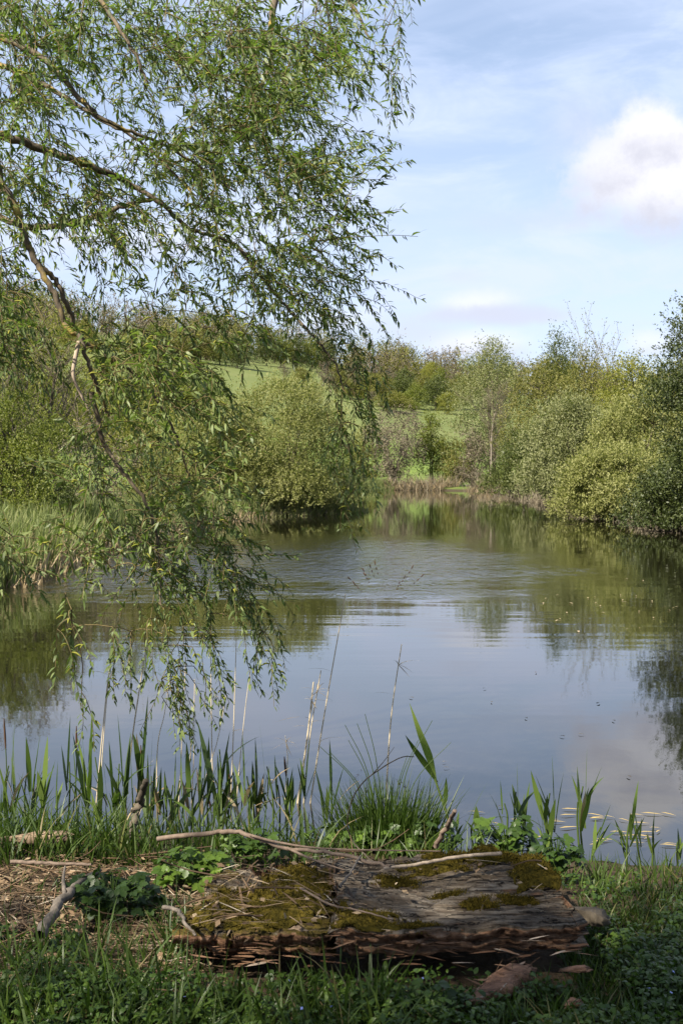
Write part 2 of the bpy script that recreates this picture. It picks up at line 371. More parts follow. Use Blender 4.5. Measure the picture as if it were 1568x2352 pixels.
def water_material():
    m, q = new_mat('pond_water')
    g = q.n('ShaderNodeNewGeometry'); pos = g.outputs['Position']; x, y, z = q.sep(pos)
    # wind patch between 17 and 30 m out, with a ragged edge; the rest nearly calm
    n1 = q.noise(q.vmath('MULTIPLY', pos, (.10, .22, 0)), 1.0, 4, .6)
    yy = q.math('ADD', y, q.math('MULTIPLY', q.math('SUBTRACT', n1, .5), 11.0))
    band = q.math('MULTIPLY', q.sstep(yy, 16.0, 21.0), q.sstep(yy, 36.0, 23.0))
    xx = q.math('ADD', x, q.math('MULTIPLY', q.math('SUBTRACT', q.noise(q.vmath('MULTIPLY', pos, (.3, .3, 0)), 1.0, 3), .5), 5.0))
    band = q.math('MULTIPLY', band, q.math('MULTIPLY', q.sstep(xx, 5.0, .6), q.sstep(xx, -9, -5)))
    rip = q.noise(q.vmath('MULTIPLY', pos, (1.0, .55, 0)), 4.2, 4, .72, .8)
    small = q.math('MULTIPLY', rip, q.math('ADD', 0.00035, q.math('MULTIPLY', band, q.math('ADD', .014, q.math('MULTIPLY', q.noise(q.vmath('MULTIPLY', pos, (.5, .35, 0)), 1.0, 4, .65), .042)))))
    fringe = q.math('MULTIPLY', q.sstep(y, 9.5, 16), q.sstep(y, 34, 18))
    long = q.math('MULTIPLY', q.noise(q.vmath('MULTIPLY', pos, (.35, 1.8, 0)), 1.0, 2, .5), q.math('ADD', .0014, q.math('MULTIPLY', fringe, .0030)))
    h = q.math('ADD', small, long)
    b = q.n('ShaderNodeBump'); b.inputs['Strength'].default_value = 1.0; b.inputs['Distance'].default_value = 1.0
    q.link(h, b.inputs['Height'])
    p = q.n('ShaderNodeBsdfPrincipled'); p.inputs['Base Color'].default_value = (.009, .0085, .004, 1)
    p.inputs['Roughness'].default_value = .025; p.inputs['IOR'].default_value = 1.55; p.inputs['Specular IOR Level'].default_value = .7
    q.link(b.outputs[0], p.inputs['Normal'])
    o = q.n('ShaderNodeOutputMaterial'); q.link(p.outputs[0], o.inputs[0]); return m
gw = Geo()
xs = np.linspace(-40, 40, 41); ys = np.linspace(3.5, 135, 67)
X, Y = np.meshgrid(xs, ys); idx = np.arange(len(xs) * len(ys)).reshape(len(ys), len(xs))
gw.add(np.stack([X.ravel(), Y.ravel(), 0 * X.ravel()], -1), np.stack([idx[:-1, :-1], idx[:-1, 1:], idx[1:, 1:], idx[1:, :-1]], -1).reshape(-1, 4))
wo = gw.obj('water', water_material()); wo['kind'] = 'structure'

# ------------------------------------------------------------------ trees and shrubs of the far and middle distance
def rdir(rng, n):
    v = rng.normal(size=(n, 3)); return norm(v)
PROFILES = {
    'round': lambda t: np.sqrt(np.clip(1 - (2 * t - .95) ** 2 * .92, .02, 1)),
    'dome': lambda t: np.sqrt(np.clip(1 - t ** 2.2, .02, 1)) * .5 + .5 * np.sqrt(np.clip(1 - t ** 1.6, .0, 1)),
    'spire': lambda t: np.clip(1.02 - t, .03, 1) ** .8 * np.clip(.35 + t * 4, 0, 1),
    'oval': lambda t: np.sqrt(np.clip(1 - (2 * t - .85) ** 2 * .95, .02, 1)) * (1 - .25 * t),
    'column': lambda t: np.clip(.55 + t, 0, 1) * np.sqrt(np.clip(1 - t ** 4, .02, 1)),
}
def crown_geo(rng, base, h, w, z0, profile, nlobe, nshoot, slen, per, leaf, up, gap=.3, lobe_r=.3, depth=None, hang=0.0, skirt=6):
    """crown made of leafy shoots standing out of many small lobes"""
    depth = depth or w
    t = (np.arange(nlobe) + rng.random(nlobe)) / nlobe
    if z0 < .06 * h: t = np.where(np.arange(nlobe) % skirt == 0, rng.uniform(-.08, .12, nlobe), t)
    prof = PROFILES[profile](np.clip(t, 0, 1)); ang = np.arange(nlobe) * 2.39996 + rng.normal(size=nlobe) * .35
    rad = prof * np.where(rng.random(nlobe) < .75, rng.uniform(.62, .92, nlobe), rng.uniform(.1, .6, nlobe))
    C = np.stack([base[0] + np.cos(ang) * rad * w / 2, base[1] + np.sin(ang) * rad * depth / 2, base[2] + z0 + t * (h - z0) * .92], -1)
    Rl = lobe_r * w / 2 * (.45 + .55 * prof) * (.6 + .7 * rng.random(nlobe))
    pick = rng.choice(nlobe, nshoot, p=Rl ** 2 / np.sum(Rl ** 2))
    d = rdir(rng, nshoot); d[:, 2] = np.where(d[:, 2] < -.35, -d[:, 2], d[:, 2]); d = norm(d)
    S = C[pick] + d * (Rl[pick] * (.55 + .5 * rng.random(nshoot)))[:, None] * np.array((1, 1, .9))
    keep = vnoise(S, 1.6 / (Rl.mean() + .05), int(rng.integers(999))) > gap * .8
    keep &= S[:, 2] > max(base[2] + z0 * .3, .06)
    S, d, pick = S[keep], d[keep], pick[keep]; n = len(S)
    D = norm(d * (1 - up) + np.array((0, 0, 1.0)) * (up - hang) + rng.normal(size=(n, 3)) * .25)
    L = slen * (.5 + rng.random(n)); spk = rng.random(n) < .07                     # some long shoots break the outline
    L = np.where(spk, L * 2.1, L); D = np.where(spk[:, None], norm(D + np.array((0, 0, .7))), D)
    clump = vnoise(S, 1.0 / (Rl.mean() * 1.3 + .05), int(rng.integers(999))) * .5 + rng.random(n) * .25
    t2 = (rng.random((n, per)) * .95 + .05)
    p = S[:, None, :] + D[:, None, :] * (L[:, None] * t2)[:, :, None] + rng.normal(size=(n, per, 3)) * leaf * .35
    ld = D[:, None, :] * .7 + rng.normal(size=(n, per, 3)) * .55
    nn = rng.normal(size=(n, per, 3)) * .6 + d[:, None, :] * .8 + np.array((0, 0, .55))
    g = Geo(); k = n * per
    leaf_quads(g, p.reshape(-1, 3), ld.reshape(-1, 3), nn.reshape(-1, 3), leaf * (.7 + .6 * rng.random(k)), leaf * (.38 + .3 * rng.random(k)),
               np.clip(np.repeat(clump, per) + rng.random(k) * .3, 0, 1))
    return g, C, Rl
def stems_geo(rng, base, C, r0, nst, top=.9, lean=.35, sides=5):
    """several stems from the foot that fork up to the lobes"""
    g = Geo(); order = np.argsort(-C[:, 2]); heads = C[order[:max(nst * 5, 6)]]
    zt = heads[:, 2].max()
    forks = []
    for s in range(nst):
        h = heads[int(rng.integers(max(1, min(len(heads), nst * 2))))]
        b = np.array(base) + np.append(rng.normal(size=2) * r0 * 2.0 * (nst > 1), -.15)
        e = b + (h - b) * np.array((.75, .75, top)); m1 = b + (e - b) * np.array((.25, .25, .4)) + np.append(rng.normal(size=2) * r0, 0)
        m2 = b + (e - b) * np.array((.6, .6, .72)) + np.append(rng.normal(size=2) * r0 * 1.6, 0)
        pts = spline([b, m1, m2, e], 12); tube(g, pts, np.linspace(r0, r0 * .22, 12), sides); forks.append(pts)
    sel = rng.choice(len(C), min(len(C), 6 * nst + 8), replace=False)
    for c in C[sel]:
        best = min(((np.linalg.norm((c - f[i]) * np.array((1, 1, 1.2))) + (3 if f[i][2] > c[2] else 0), f, i) for f in forks for i in range(2, 11)), key=lambda q_: q_[0])
        s_ = best[1][best[2]]; mid = (s_ + c) / 2 + np.array((0, 0, -.06)) * np.linalg.norm(c - s_)
        tube(g, spline([s_, mid, c], 6), np.linspace(r0 * .32, r0 * .1, 6), 4)
    return g
def leafy(name, label, cat, px, ytop, wpx, d, mat, profile='round', dy=0.0, group=None, nlobe=26, nshoot=1500, slen=.5, per=9, leaf=.11, up=.45, gap=.3, lobe_r=.36,
          z0f=.06, r0=.09, nst=4, bark='bark', seed=1, base_z=None, depth=None, hang=0.0, skirt=6):
    rng = np.random.default_rng(seed)
    top = P(px, ytop, d); x = top[0]; bz = gz(x, d) if base_z is None else base_z
    h = top[2] - bz; w = wpx * 1.16 / FPX * d
    t = thing(name, label, cat, (x, d, bz), group)
    g, C, Rl = crown_geo(rng, (x, d, bz), h, w, h * z0f, profile, nlobe, nshoot, slen, per, leaf, up, gap, lobe_r, depth, hang, skirt)
    g.obj('crown', M[mat], t)
    stems_geo(rng, (x, d, bz), C, r0, nst).obj('trunk' if nst == 1 else 'stems', M[bark], t, smooth=True)
    return t
def bare_geo(rng, base, h, spread, r0, depth=4, nb=7, tw=.012, up=.55, clear=.18, tg=None):
    """bare branching tree as tubes"""
    g = Geo()
    def grow(p, d, L, r, lev):
        n = 5; pts = [p]; dd = d.copy()
        for i in range(n):
            dd = norm(dd + rng.normal(size=3) * .10 + np.array((0, 0, .05)) * up); pts.append(pts[-1] + dd * L / n)
        pts = np.array(pts); tube(tg if (lev == 0 and tg is not None) else g, pts, np.maximum(np.linspace(r, r * .4, n + 1), tw), 5 if lev == 0 else 3, rng.random() * .6 + .2)
        if lev >= depth: return
        k = nb + 6 if lev == 0 else nb - lev
        for j in range(k):
            s = clear + (1 - clear) * (j + rng.random()) / k if lev == 0 else .2 + .8 * (j + rng.random()) / k
            i = min(int(s * n), n - 1); f = s * n - i; q = pts[i] + (pts[i + 1] - pts[i]) * f
            a = rng.random() * 6.283; out = np.array((math.cos(a), math.sin(a), 0))
            nd = norm(dd * .45 + out * spread * (1 - .35 * s) + np.array((0, 0, up * .6)))
            grow(q, nd, L * (.5 - .18 * s if lev == 0 else .52) * (.7 + .5 * rng.random()), r * .42 * (1 - .3 * s), lev + 1)
    grow(np.array(base, float) - np.array((0, 0, .2)), np.array((0, 0, 1.0)), h * .93, r0, 0)
    return g
def bare(name, label, cat, px, ytop, d, spread=.7, r0=.12, mat='birch', seed=1, depth=3, nb=7, tw=.012, leaves=0, leafmat='olive', leaf=.1, group=None, clear=.2, base_z=None):
    rng = np.random.default_rng(seed); top = P(px, ytop, d); x = top[0]; bz = gz(x, d) if base_z is None else base_z
    t = thing(name, label, cat, (x, d, bz), group)
    tg = Geo(); g = bare_geo(rng, (x, d, bz), top[2] - bz, spread, r0, depth, nb, tw, clear=clear, tg=tg)
    tg.obj('trunk', M[mat], t, smooth=True); g.obj('branches', M['twiggy'], t)
    if leaves:
        V = np.concatenate(g.V); hi = V[V[:, 2] > bz + (top[2] - bz) * .22]; S = hi[rng.integers(len(hi), size=leaves)] + rng.normal(size=(leaves, 3)) * leaf * .8
        lg = Geo(); leaf_quads(lg, S, rng.normal(size=(leaves, 3)) + np.array((0, 0, .4)), rng.normal(size=(leaves, 3)), leaf * (.6 + rng.random(leaves) * .7), leaf * (.4 + .3 * rng.random(leaves)), rng.random(leaves))
        lg.obj('leaves', M[leafmat], t)
    return t

TREES = "trees and bushes on the right bank"
# left bank
leafy('sallow_bush', 'big rounded pale green bush on the point of the left bank', 'bush', 655, 872, 285, 50.6, 'sallow', 'dome', seed=11, nlobe=84, nshoot=9500, slen=.5, per=10, leaf=.09, up=.5, gap=.16, lobe_r=.32, skirt=3, z0f=.03, nst=12, r0=.045, depth=6.5)
leafy('sallow_bush', 'lower pale green bush left of the big bush, behind the willow strands', 'bush', 505, 930, 240, 49, 'sallow', 'dome', seed=12, nlobe=60, nshoot=5200, slen=.5, skirt=3, per=10, leaf=.10, up=.55, gap=.2, lobe_r=.32, z0f=.03, nst=9, r0=.045)
leafy('dense_bush', 'dark dense small-leaved bush at the left edge above the reeds', 'bush', 40, 890, 240, 27, 'fresh', 'dome', seed=13, nlobe=50, nshoot=4600, slen=.32, per=10, leaf=.055, up=.35, gap=.28, lobe_r=.34, z0f=.04, nst=8, depth=4)
leafy('bank_shrub', 'thin brown-stemmed shrub with few leaves right of the dark bush', 'shrub', 215, 980, 170, 33, 'twiggy', 'oval', seed=14, nlobe=26, nshoot=900, slen=.6, per=7, leaf=.06, up=.6, gap=.4, z0f=.05, nst=9, r0=.04)
leafy('bank_shrub', 'olive shrub in the reeds between the twiggy shrub and pale bush', 'shrub', 360, 990, 180, 38, 'olive', 'dome', seed=15, nlobe=26, nshoot=1500, slen=.5, per=9, leaf=.075, up=.55, gap=.3, z0f=.05, nst=6, r0=.05)
leafy('yellow_tree', 'yellow-green spring tree behind the dark bush at far left', 'tree', 60, 690, 300, 58, 'yellow', 'oval', seed=16, nlobe=50, nshoot=2600, slen=.9, per=9, leaf=.12, up=.6, gap=.42, z0f=.12, nst=3, r0=.14)
leafy('yellow_tree', 'yellow-green spring tree behind the willow, right of the other', 'tree', 300, 770, 260, 66, 'yellow', 'oval', seed=17, nlobe=46, nshoot=2200, slen=.9, per=9, leaf=.12, up=.6, gap=.42, z0f=.1, nst=3, r0=.14)
bare('bare_tree', 'bare twiggy tree behind the dark left bush', 'tree', 130, 800, 46, .8, .12, 'twiggy', seed=18, depth=3, nb=8, tw=.012, leaves=1500, leaf=.09, leafmat='yellow')
bare('bare_tree', 'bare twiggy tree at the left edge behind the dark bush', 'tree', -10, 740, 44, .8, .13, 'twiggy', seed=19, depth=3, nb=8, tw=.012, leaves=900, leaf=.09, leafmat='olive')
leafy('fresh_tree', 'green tree at the foot of the hill behind willow branches', 'tree', 470, 850, 150, 140, 'fresh', 'oval', seed=20, nlobe=24, nshoot=900, slen=.8, per=8, leaf=.24, up=.4, z0f=.1, nst=2, r0=.15)
# far shore
leafy('grey_bush', 'grey half-bare bush on the far shore left of the green tree', 'bush', 905, 945, 120, 121, 'twiggy', 'round', seed=21, nlobe=30, nshoot=1700, slen=1.1, per=8, leaf=.17, up=.65, gap=.3, z0f=.04, nst=9, r0=.07, bark='birch')
leafy('grey_bush', 'olive grey bush on the far shore beside the pale left bush', 'bush', 835, 985, 90, 123, 'olive', 'round', seed=22, nlobe=24, nshoot=1000, slen=.9, per=8, leaf=.17, up=.6, gap=.3, z0f=.04, nst=6, r0=.07)
leafy('fresh_tree', 'small upright green tree on the far shore before the meadow', 'tree', 988, 952, 80, 124, 'fresh', 'spire', seed=23, nlobe=26, nshoot=900, slen=.8, per=8, leaf=.2, up=.5, gap=.3, z0f=.1, nst=2, r0=.1)
leafy('far_shrub', 'olive shrub behind the dry reeds on the far shore', 'shrub', 1045, 1015, 90, 122, 'olive', 'dome', seed=24, nlobe=20, nshoot=900, slen=.8, per=8, leaf=.19, up=.5, z0f=.04, nst=5, r0=.06)
leafy('far_shrub', 'brownish twiggy shrub left of the white-trunked tree on the far shore', 'shrub', 1085, 985, 85, 119, 'twiggy', 'dome', seed=25, nlobe=20, nshoot=900, slen=.9, per=8, leaf=.16, up=.65, z0f=.04, nst=6, r0=.06)
bare('pale_tree', 'slender bare tree with a pale trunk at the far end of the pond', 'tree', 1133, 905, 111, .75, .11, 'birch', seed=26, depth=3, nb=8, tw=.011, leaves=500, leaf=.12, leafmat='olive', clear=.28)
# right bank, far to near
leafy('silver_willow', 'tall grey-green willow at the far end of the right bank', 'tree', 1130, 782, 190, 122, 'sallow_grey', 'oval', seed=31, nlobe=60, nshoot=3400, slen=1.1, per=9, leaf=.19, up=.35, gap=.3, z0f=.08, nst=3, r0=.2, group=TREES)
leafy('alder_tree', 'tall pointed dark tree rising above the right bank trees', 'tree', 1278, 752, 120, 92, 'alder', 'spire', seed=32, nlobe=60, nshoot=2000, slen=.75, per=9, leaf=.15, up=.45, gap=.4, z0f=.1, nst=1, r0=.17, group=TREES)
leafy('alder_tree', 'narrow dark spire joined to the right of the tall pointed tree', 'tree', 1315, 762, 70, 90, 'alder', 'spire', seed=132, nlobe=36, nshoot=900, slen=.7, per=9, leaf=.14, up=.45, gap=.45, z0f=.1, nst=1, r0=.12, group=TREES)
leafy('olive_tree', 'olive brown spring tree in front of the tall pointed tree', 'tree', 1245, 822, 170, 88, 'olive', 'oval', seed=33, nlobe=50, nshoot=2400, slen=.8, per=9, leaf=.14, up=.5, gap=.3, z0f=.06, nst=3, r0=.14, group=TREES)
leafy('olive_tree', 'olive green spring tree right of the tall pointed tree', 'tree', 1350, 806, 180, 78, 'olive', 'oval', seed=34, nlobe=50, nshoot=2500, slen=.8, per=9, leaf=.13, up=.5, gap=.3, z0f=.06, nst=3, r0=.14, group=TREES)
bare('thin_tree', 'thin half-bare treetop standing above the right bank, left of its pair', 'tree', 1375, 792, 77, .32, .08, 'twiggy', seed=35, depth=2, nb=5, tw=.009, leaves=700, leaf=.12, leafmat='olive', clear=.4, group=TREES)
bare('thin_tree', 'thin half-bare treetop standing above the right bank, right of its pair', 'tree', 1430, 800, 73, .32, .08, 'twiggy', seed=36, depth=2, nb=5, tw=.009, leaves=700, leaf=.12, leafmat='olive', clear=.4, group=TREES)
leafy('yellow_tree', 'yellow-green tree behind the pale right bank bushes', 'tree', 1450, 812, 200, 68, 'yellow', 'oval', seed=37, nlobe=50, nshoot=2600, slen=.8, per=9, leaf=.12, up=.5, gap=.3, z0f=.06, nst=3, r0=.13, group=TREES)
leafy('olive_tree', 'olive tree at the right edge behind the nearest dark tree', 'tree', 1545, 812, 190, 60, 'olive', 'oval', seed=38, nlobe=46, nshoot=2400, slen=.7, per=9, leaf=.11, up=.5, gap=.3, z0f=.06, nst=3, r0=.13, group=TREES)
leafy('dark_bush', 'dark green bush low over the water right of the pale trunk', 'bush', 1205, 1000, 140, 84, 'alder', 'dome', seed=39, nlobe=36, nshoot=2000, slen=.6, per=9, leaf=.14, up=.4, gap=.25, z0f=.03, nst=5, r0=.07, group=TREES)
leafy('sallow_bush', 'large silvery green bush leaning over the water on right bank', 'bush', 1320, 925, 230, 61, 'sallow_grey', 'dome', seed=40, skirt=4, nlobe=70, nshoot=7500, slen=.8, per=10, leaf=.11, up=.6, gap=.22, lobe_r=.3, z0f=.02, nst=6, r0=.09, group=TREES)
leafy('sallow_bush', 'tall pale green bush behind the near bush at the right', 'bush', 1475, 900, 230, 52, 'sallow', 'dome', seed=41, skirt=4, nlobe=60, nshoot=7000, slen=.72, per=10, leaf=.10, up=.6, gap=.22, lobe_r=.3, z0f=.02, nst=6, r0=.09, group=TREES)
leafy('sallow_bush', 'near mid-green bush with branches touching the water at the right', 'bush', 1420, 1040, 260, 45, 'sallow', 'dome', seed=42, skirt=4, nlobe=60, nshoot=7000, slen=.4, per=10, leaf=.095, up=.35, gap=.25, lobe_r=.3, z0f=.01, nst=7, r0=.07, group=TREES)
leafy('alder_tree', 'nearest dark green tree cut by the right edge of the photo', 'tree', 1676, 590, 305, 34, 'dark', 'oval', seed=43, nlobe=120, nshoot=9500, slen=.5, per=10, leaf=.085, up=.3, gap=.30, lobe_r=.26, z0f=.02, nst=2, r0=.16, group=TREES)
leafy('dark_bush', 'dark bush hanging low over the water at the right edge', 'bush', 1540, 1090, 190, 36, 'dark', 'dome', seed=44, nlobe=40, nshoot=2600, slen=.4, per=10, leaf=.08, up=.3, gap=.28, lobe_r=.32, z0f=.01, nst=5, r0=.06, group=TREES)

# trees behind the photographer: the near bank lies in their shade
def back_tree(label, x, y, h, w, seed, mat='fresh'):
    rng = np.random.default_rng(seed); bz = gz(x, y); t = thing('bank_tree', label, 'tree', (x, y, bz))
    g, C, Rl = crown_geo(rng, (x, y, bz), h, w, h * .32, 'oval', 46, 2300, .5, 9, .13, .3, .5, .34); g.obj('crown', M[mat], t)
    stems_geo(rng, (x, y, bz), C, .2, 1, sides=10).obj('trunk', M['bark'], t, smooth=True)
back_tree('broad green tree standing behind the photographer, shading the near bank', .6, -2.6, 9.5, 7.0, 201)
back_tree('tall green tree on the left behind the photographer', -4.6, -4.2, 11.5, 6.5, 202)
back_tree('round green tree on the right behind the photographer', 5.2, -2.2, 9.0, 6.5, 203, 'alder')
# ---- hill trees: prototypes built at the origin, copied with their parts
def proto(kind, seed):
    rng = np.random.default_rng(seed); t = thing(kind, 'x', 'tree', (0, 0, 0)); n0 = 10.0
    if kind == 'bare_tree':
        bare_geo(rng, (0, 0, 0), n0, .62, .18, 3, 7, .035, clear=.15).obj('branches', M['twiggy'], t)
    else:
        mat = {'green_tree': 'fresh', 'dark_tree': 'alder', 'pale_bush': 'yellow', 'brown_tree': 'olive'}[kind]
        g, C, Rl = crown_geo(rng, (0, 0, 0), n0, 9.0, .9, 'oval', 34, 1100, .9, 7, .36, .35, .3, .4)
        g.obj('crown', M[mat], t); stems_geo(rng, (0, 0, 0), C, .22, 1).obj('trunk', M['bark'], t)
    return t
def dup(t, label, cat, loc, s, rz, group):
    c = t.copy(); col.objects.link(c); c.location = loc; c.scale = (s[0], s[0], s[1]); c.rotation_euler = (0, 0, rz); tag(c, label, cat, group)
    for ch in t.children:
        k = ch.copy(); col.objects.link(k); k.parent = c
    return c
first = {}
def hill_tree(kind, label, px, ytop, wpx, d, cat='tree', group='trees on the hillside', var=0):
    key = (kind, var)
    top = P(px, ytop, d); bz = gz(top[0], d); h = max(top[2] - bz, 2.0); w = wpx / FPX * d
    s = (w / 9.0, h / 10.0); rz = (px * .37 + ytop) % 6.28; loc = (float(top[0]), d, bz - .2)
    if key not in first:
        t = proto(kind, 70 + len(first)); first[key] = t
        t.location = loc; t.scale = (s[0], s[0], s[1]); t.rotation_euler = (0, 0, rz); return tag(t, label, cat, group)
    return dup(first[key], label, cat, loc, s, rz, group)
# the clump above the lower meadow
hill_tree('brown_tree', 'brown-green tree at the left end of the clump above the lower meadow', 880, 862, 70, 236)
hill_tree('pale_bush', 'pale yellow-green low tree in the clump above the lower meadow', 915, 900, 50, 228, var=1)
hill_tree('green_tree', 'bright green tree left in the clump above the lower meadow', 952, 880, 62, 230)
hill_tree('dark_tree', 'darkest tree in the middle of the clump above the lower meadow', 1000, 862, 75, 234)
hill_tree('green_tree', 'low green bush under the darkest tree of the hillside clump', 945, 918, 45, 222, cat='bush', var=1)
hill_tree('pale_bush', 'cream coloured rounded bush at the right end of the clump', 1027, 900, 52, 224, cat='bush')
hill_tree('brown_tree', 'olive tree behind the cream bush at the clump right end', 1055, 860, 60, 240, var=1)
# hedge and trees by the upper meadow
for i, (k, px, yt, w, d, lab) in enumerate([
    ('dark_tree', 545, 765, 75, 300, 'dark rounded tree at the left end of the upper meadow'),
    ('green_tree', 505, 775, 70, 306, 'green tree left of the dark rounded tree by the upper meadow'),
    ('dark_tree', 612, 752, 62, 345, 'tall dark green tree on the top edge of the upper meadow'),
    ('green_tree', 645, 772, 50, 348, 'green tree right of the tall one on the upper meadow edge'),
    ('dark_tree', 682, 768, 48, 352, 'third dark tree along the top edge of the upper meadow'),
    ('green_tree', 716, 775, 46, 356, 'fourth tree along the top edge of the upper meadow'),
    ('dark_tree', 752, 785, 48, 360, 'dark tree at the right end of the upper meadow edge'),
    ('brown_tree', 460, 770, 80, 300, 'brownish tree left of the green hillside tree'),
    ('brown_tree', 410, 760, 80, 296, 'olive brown tree on the hillside behind the willow branches'),
    ('green_tree', 350, 745, 80, 300, 'green hillside tree seen between the willow branches')]):
    hill_tree(k, lab, px, yt, w, d, var=i % 2)
for i, (px, yt, w, d) in enumerate([(650, 838, 60, 262), (690, 842, 60, 256), (735, 838, 70, 258), (775, 836, 60, 262), (815, 842, 60, 258), (845, 868, 60, 248), (760, 862, 70, 240), (800, 872, 60, 236)]):
    hill_tree('bare_tree' if i % 2 == 0 else 'brown_tree', 'brown bare bush on the slope below the upper meadow', px, yt, w, d, cat='bush', group='bare bushes below the upper meadow', var=i % 3 if i % 2 == 0 else 0)
hr = np.random.default_rng(66)
for i in range(130):
    if i < 100: px = hr.uniform(-100, 480); d = hr.uniform(150, 310); yt = np.interp(d, [150, 310], [920, 735]) + hr.uniform(-20, 20) + max(0, px - 150) * .2
    elif i < 118: px = hr.uniform(845, 1090); d = hr.uniform(245, 365); yt = np.interp(d, [245, 365], [872, 826]) + hr.uniform(-8, 10)
    else: px = hr.uniform(790, 900); d = hr.uniform(215, 300); yt = np.interp(d, [215, 300], [900, 850]) + hr.uniform(-8, 8)
    k = hr.choice(['brown_tree', 'bare_tree', 'green_tree', 'dark_tree', 'pale_bush'], p=[.42, .22, .16, .1, .1])
    hill_tree(k, 'tree in the mixed spring woodland on the slope', px, yt, hr.uniform(50, 85) * 240 / d, d, group='woodland trees on the slope', var=int(hr.integers(2)))
# the wood along the ridge reads as one mass
def ridge_wood():
    rng = np.random.default_rng(5); g = Geo(); gl = {'twiggy': Geo(), 'olive': Geo(), 'alder': Geo()}
    for i in range(760):
        px = rng.uniform(-700, 1900); d = rng.uniform(375, 520); x = (px - 784) / FPX * d; bz = gz(x, d)
        if px < 560: d = rng.uniform(320, 500); x = (px - 784) / FPX * d; bz = gz(x, d)
        h = rng.uniform(8.5, 13.5); w = rng.uniform(6, 10); kind = rng.choice(['twiggy', 'olive', 'alder'], p=[.58, .3, .12])
        n = 130 if kind == 'twiggy' else 260
        q, C, Rl = crown_geo(rng, (x, d, bz), h, w, h * .05, 'column', 9, n // 2, 2.2, 6, .55 if kind == 'twiggy' else .6, .75 if kind == 'twiggy' else .4, .2, .5)
        V = np.concatenate(q.V); gl[kind].add(V, np.concatenate(q.F), np.concatenate(q.A))
        for k in range(2): tube(g, [(x + rng.normal() * .8, d, bz - .3), (x + rng.normal() * 1.0, d, bz + h * .55), (x + rng.normal() * 1.5, d, bz + h * .98)], [.2, .13, .05], 3, rng.random() * .5)
    for k, q in gl.items():
        o = q.obj({'twiggy': 'bare_woodland', 'olive': 'budding_woodland', 'alder': 'green_woodland'}[k], M[k])
        tag(o, {'twiggy': 'mass of bare grey-brown trees along the ridge skyline', 'olive': 'mass of olive budding trees within the wood on the ridge', 'alder': 'mass of dark green trees within the wood on the ridge'}[k], 'woodland'); o['kind'] = 'stuff'
    o = g.obj('woodland_trunks', M['twiggy']); tag(o, 'thin brown trunks within the wood along the ridge', 'woodland'); o['kind'] = 'stuff'
ridge_wood()

# ---- shore vegetation as masses
def blades_mass(name, label, cat, mat, pts, hmin, hmax, wd, lean, droop, seed, lo=0.0, hi=1.0, segs=3):
    rng = np.random.default_rng(seed); n = len(pts); g = Geo()
    D = np.stack([rng.normal(size=n) * lean, rng.normal(size=n) * lean, np.ones(n)], -1)
    L = rng.uniform(hmin, hmax, n); nz = vnoise(pts, .8, seed)
    ribbons(g, pts, D, L, wd * (.6 + .8 * rng.random(n)), droop * rng.random(n), np.clip(lo + (hi - lo) * (.35 * nz + .65 * rng.random(n)), 0, 1), segs, twist=rng.random(n) * 3.1)
    o = g.obj(name, M[mat]); tag(o, label, cat); o['kind'] = 'stuff'; return o
def scatter(rng, n, x0, x1, y0, y1, smin, smax):
    x = rng.uniform(x0, x1, n); y = rng.uniform(y0, y1, n); sd = pond_sd(x, y); k = (sd > smin) & (sd < smax); x, y = x[k], y[k]
    return np.stack([x, y, ground_z(x, y)], -1)
rng = np.random.default_rng(77)
pt = scatter(rng, 60000, -14, -3, 15, 48, -.25, 6.5); blades_mass('shore_reeds', 'mass of yellow-green reeds and tall grass along the left bank', 'reeds', 'shoregrass', pt, .5, 1.15, .035, .16, .35, 1, 0, .85)
pt = scatter(rng, 26000, -12, -3, 15, 48, -.55, .7); blades_mass('dry_reeds', 'straw-coloured dead reeds fringing the left bank at the waterline', 'reeds', 'dry', pt, .35, .8, .03, .22, .4, 2)
pt = scatter(rng, 60000, -3, 16, 104, 132, -.6, 3.5); pt2 = pt[(pt[:, 0] > 4.5) & (vnoise(pt, .55, 4) > .42)]; blades_mass('dry_reeds', 'tan dead reeds along the far shore below the shrubs', 'reeds', 'dry', pt2[::3], .4, 1.5, .05, .4, .6, 3, .1, .9); blades_mass('bank_litter', 'grey-brown dead stems and twigs among the far shore reeds', 'undergrowth', 'twiggy', pt2[1::3], .6, 2.0, .05, .4, .5, 33, .3, 1)
pt3 = pt[(pt[:, 0] < 5.2)]; blades_mass('shore_reeds', 'strip of fresh green grass at the far shore, left of the dry reeds', 'grass', 'shoregrass', pt3, .45, .95, .08, .12, .2, 4, 0, .7)
pt = scatter(rng, 60000, -1, 22, 28, 112, -.5, 1.2); pt = pt[pt[:, 0] > 8]; blades_mass('bank_litter', 'fringe of dead twigs and grass under the right bank bushes', 'undergrowth', 'twiggy', pt, .2, .6, .05, .5, .4, 5)
pt = scatter(rng, 30000, -6, 3, 44, 60, -.5, 2.2); blades_mass('shore_reeds', 'low grass at the waterline under the left bank bushes', 'grass', 'shoregrass', pt, .2, .55, .05, .4, .5, 36, .1, 1)
pt = scatter(rng, 7000, -6, 3, 44, 60, -.5, 1.0); blades_mass('bank_litter', 'fringe of dead twigs at the waterline under the left bank bush', 'undergrowth', 'twiggy', pt, .2, .55, .04, .6, .4, 6)

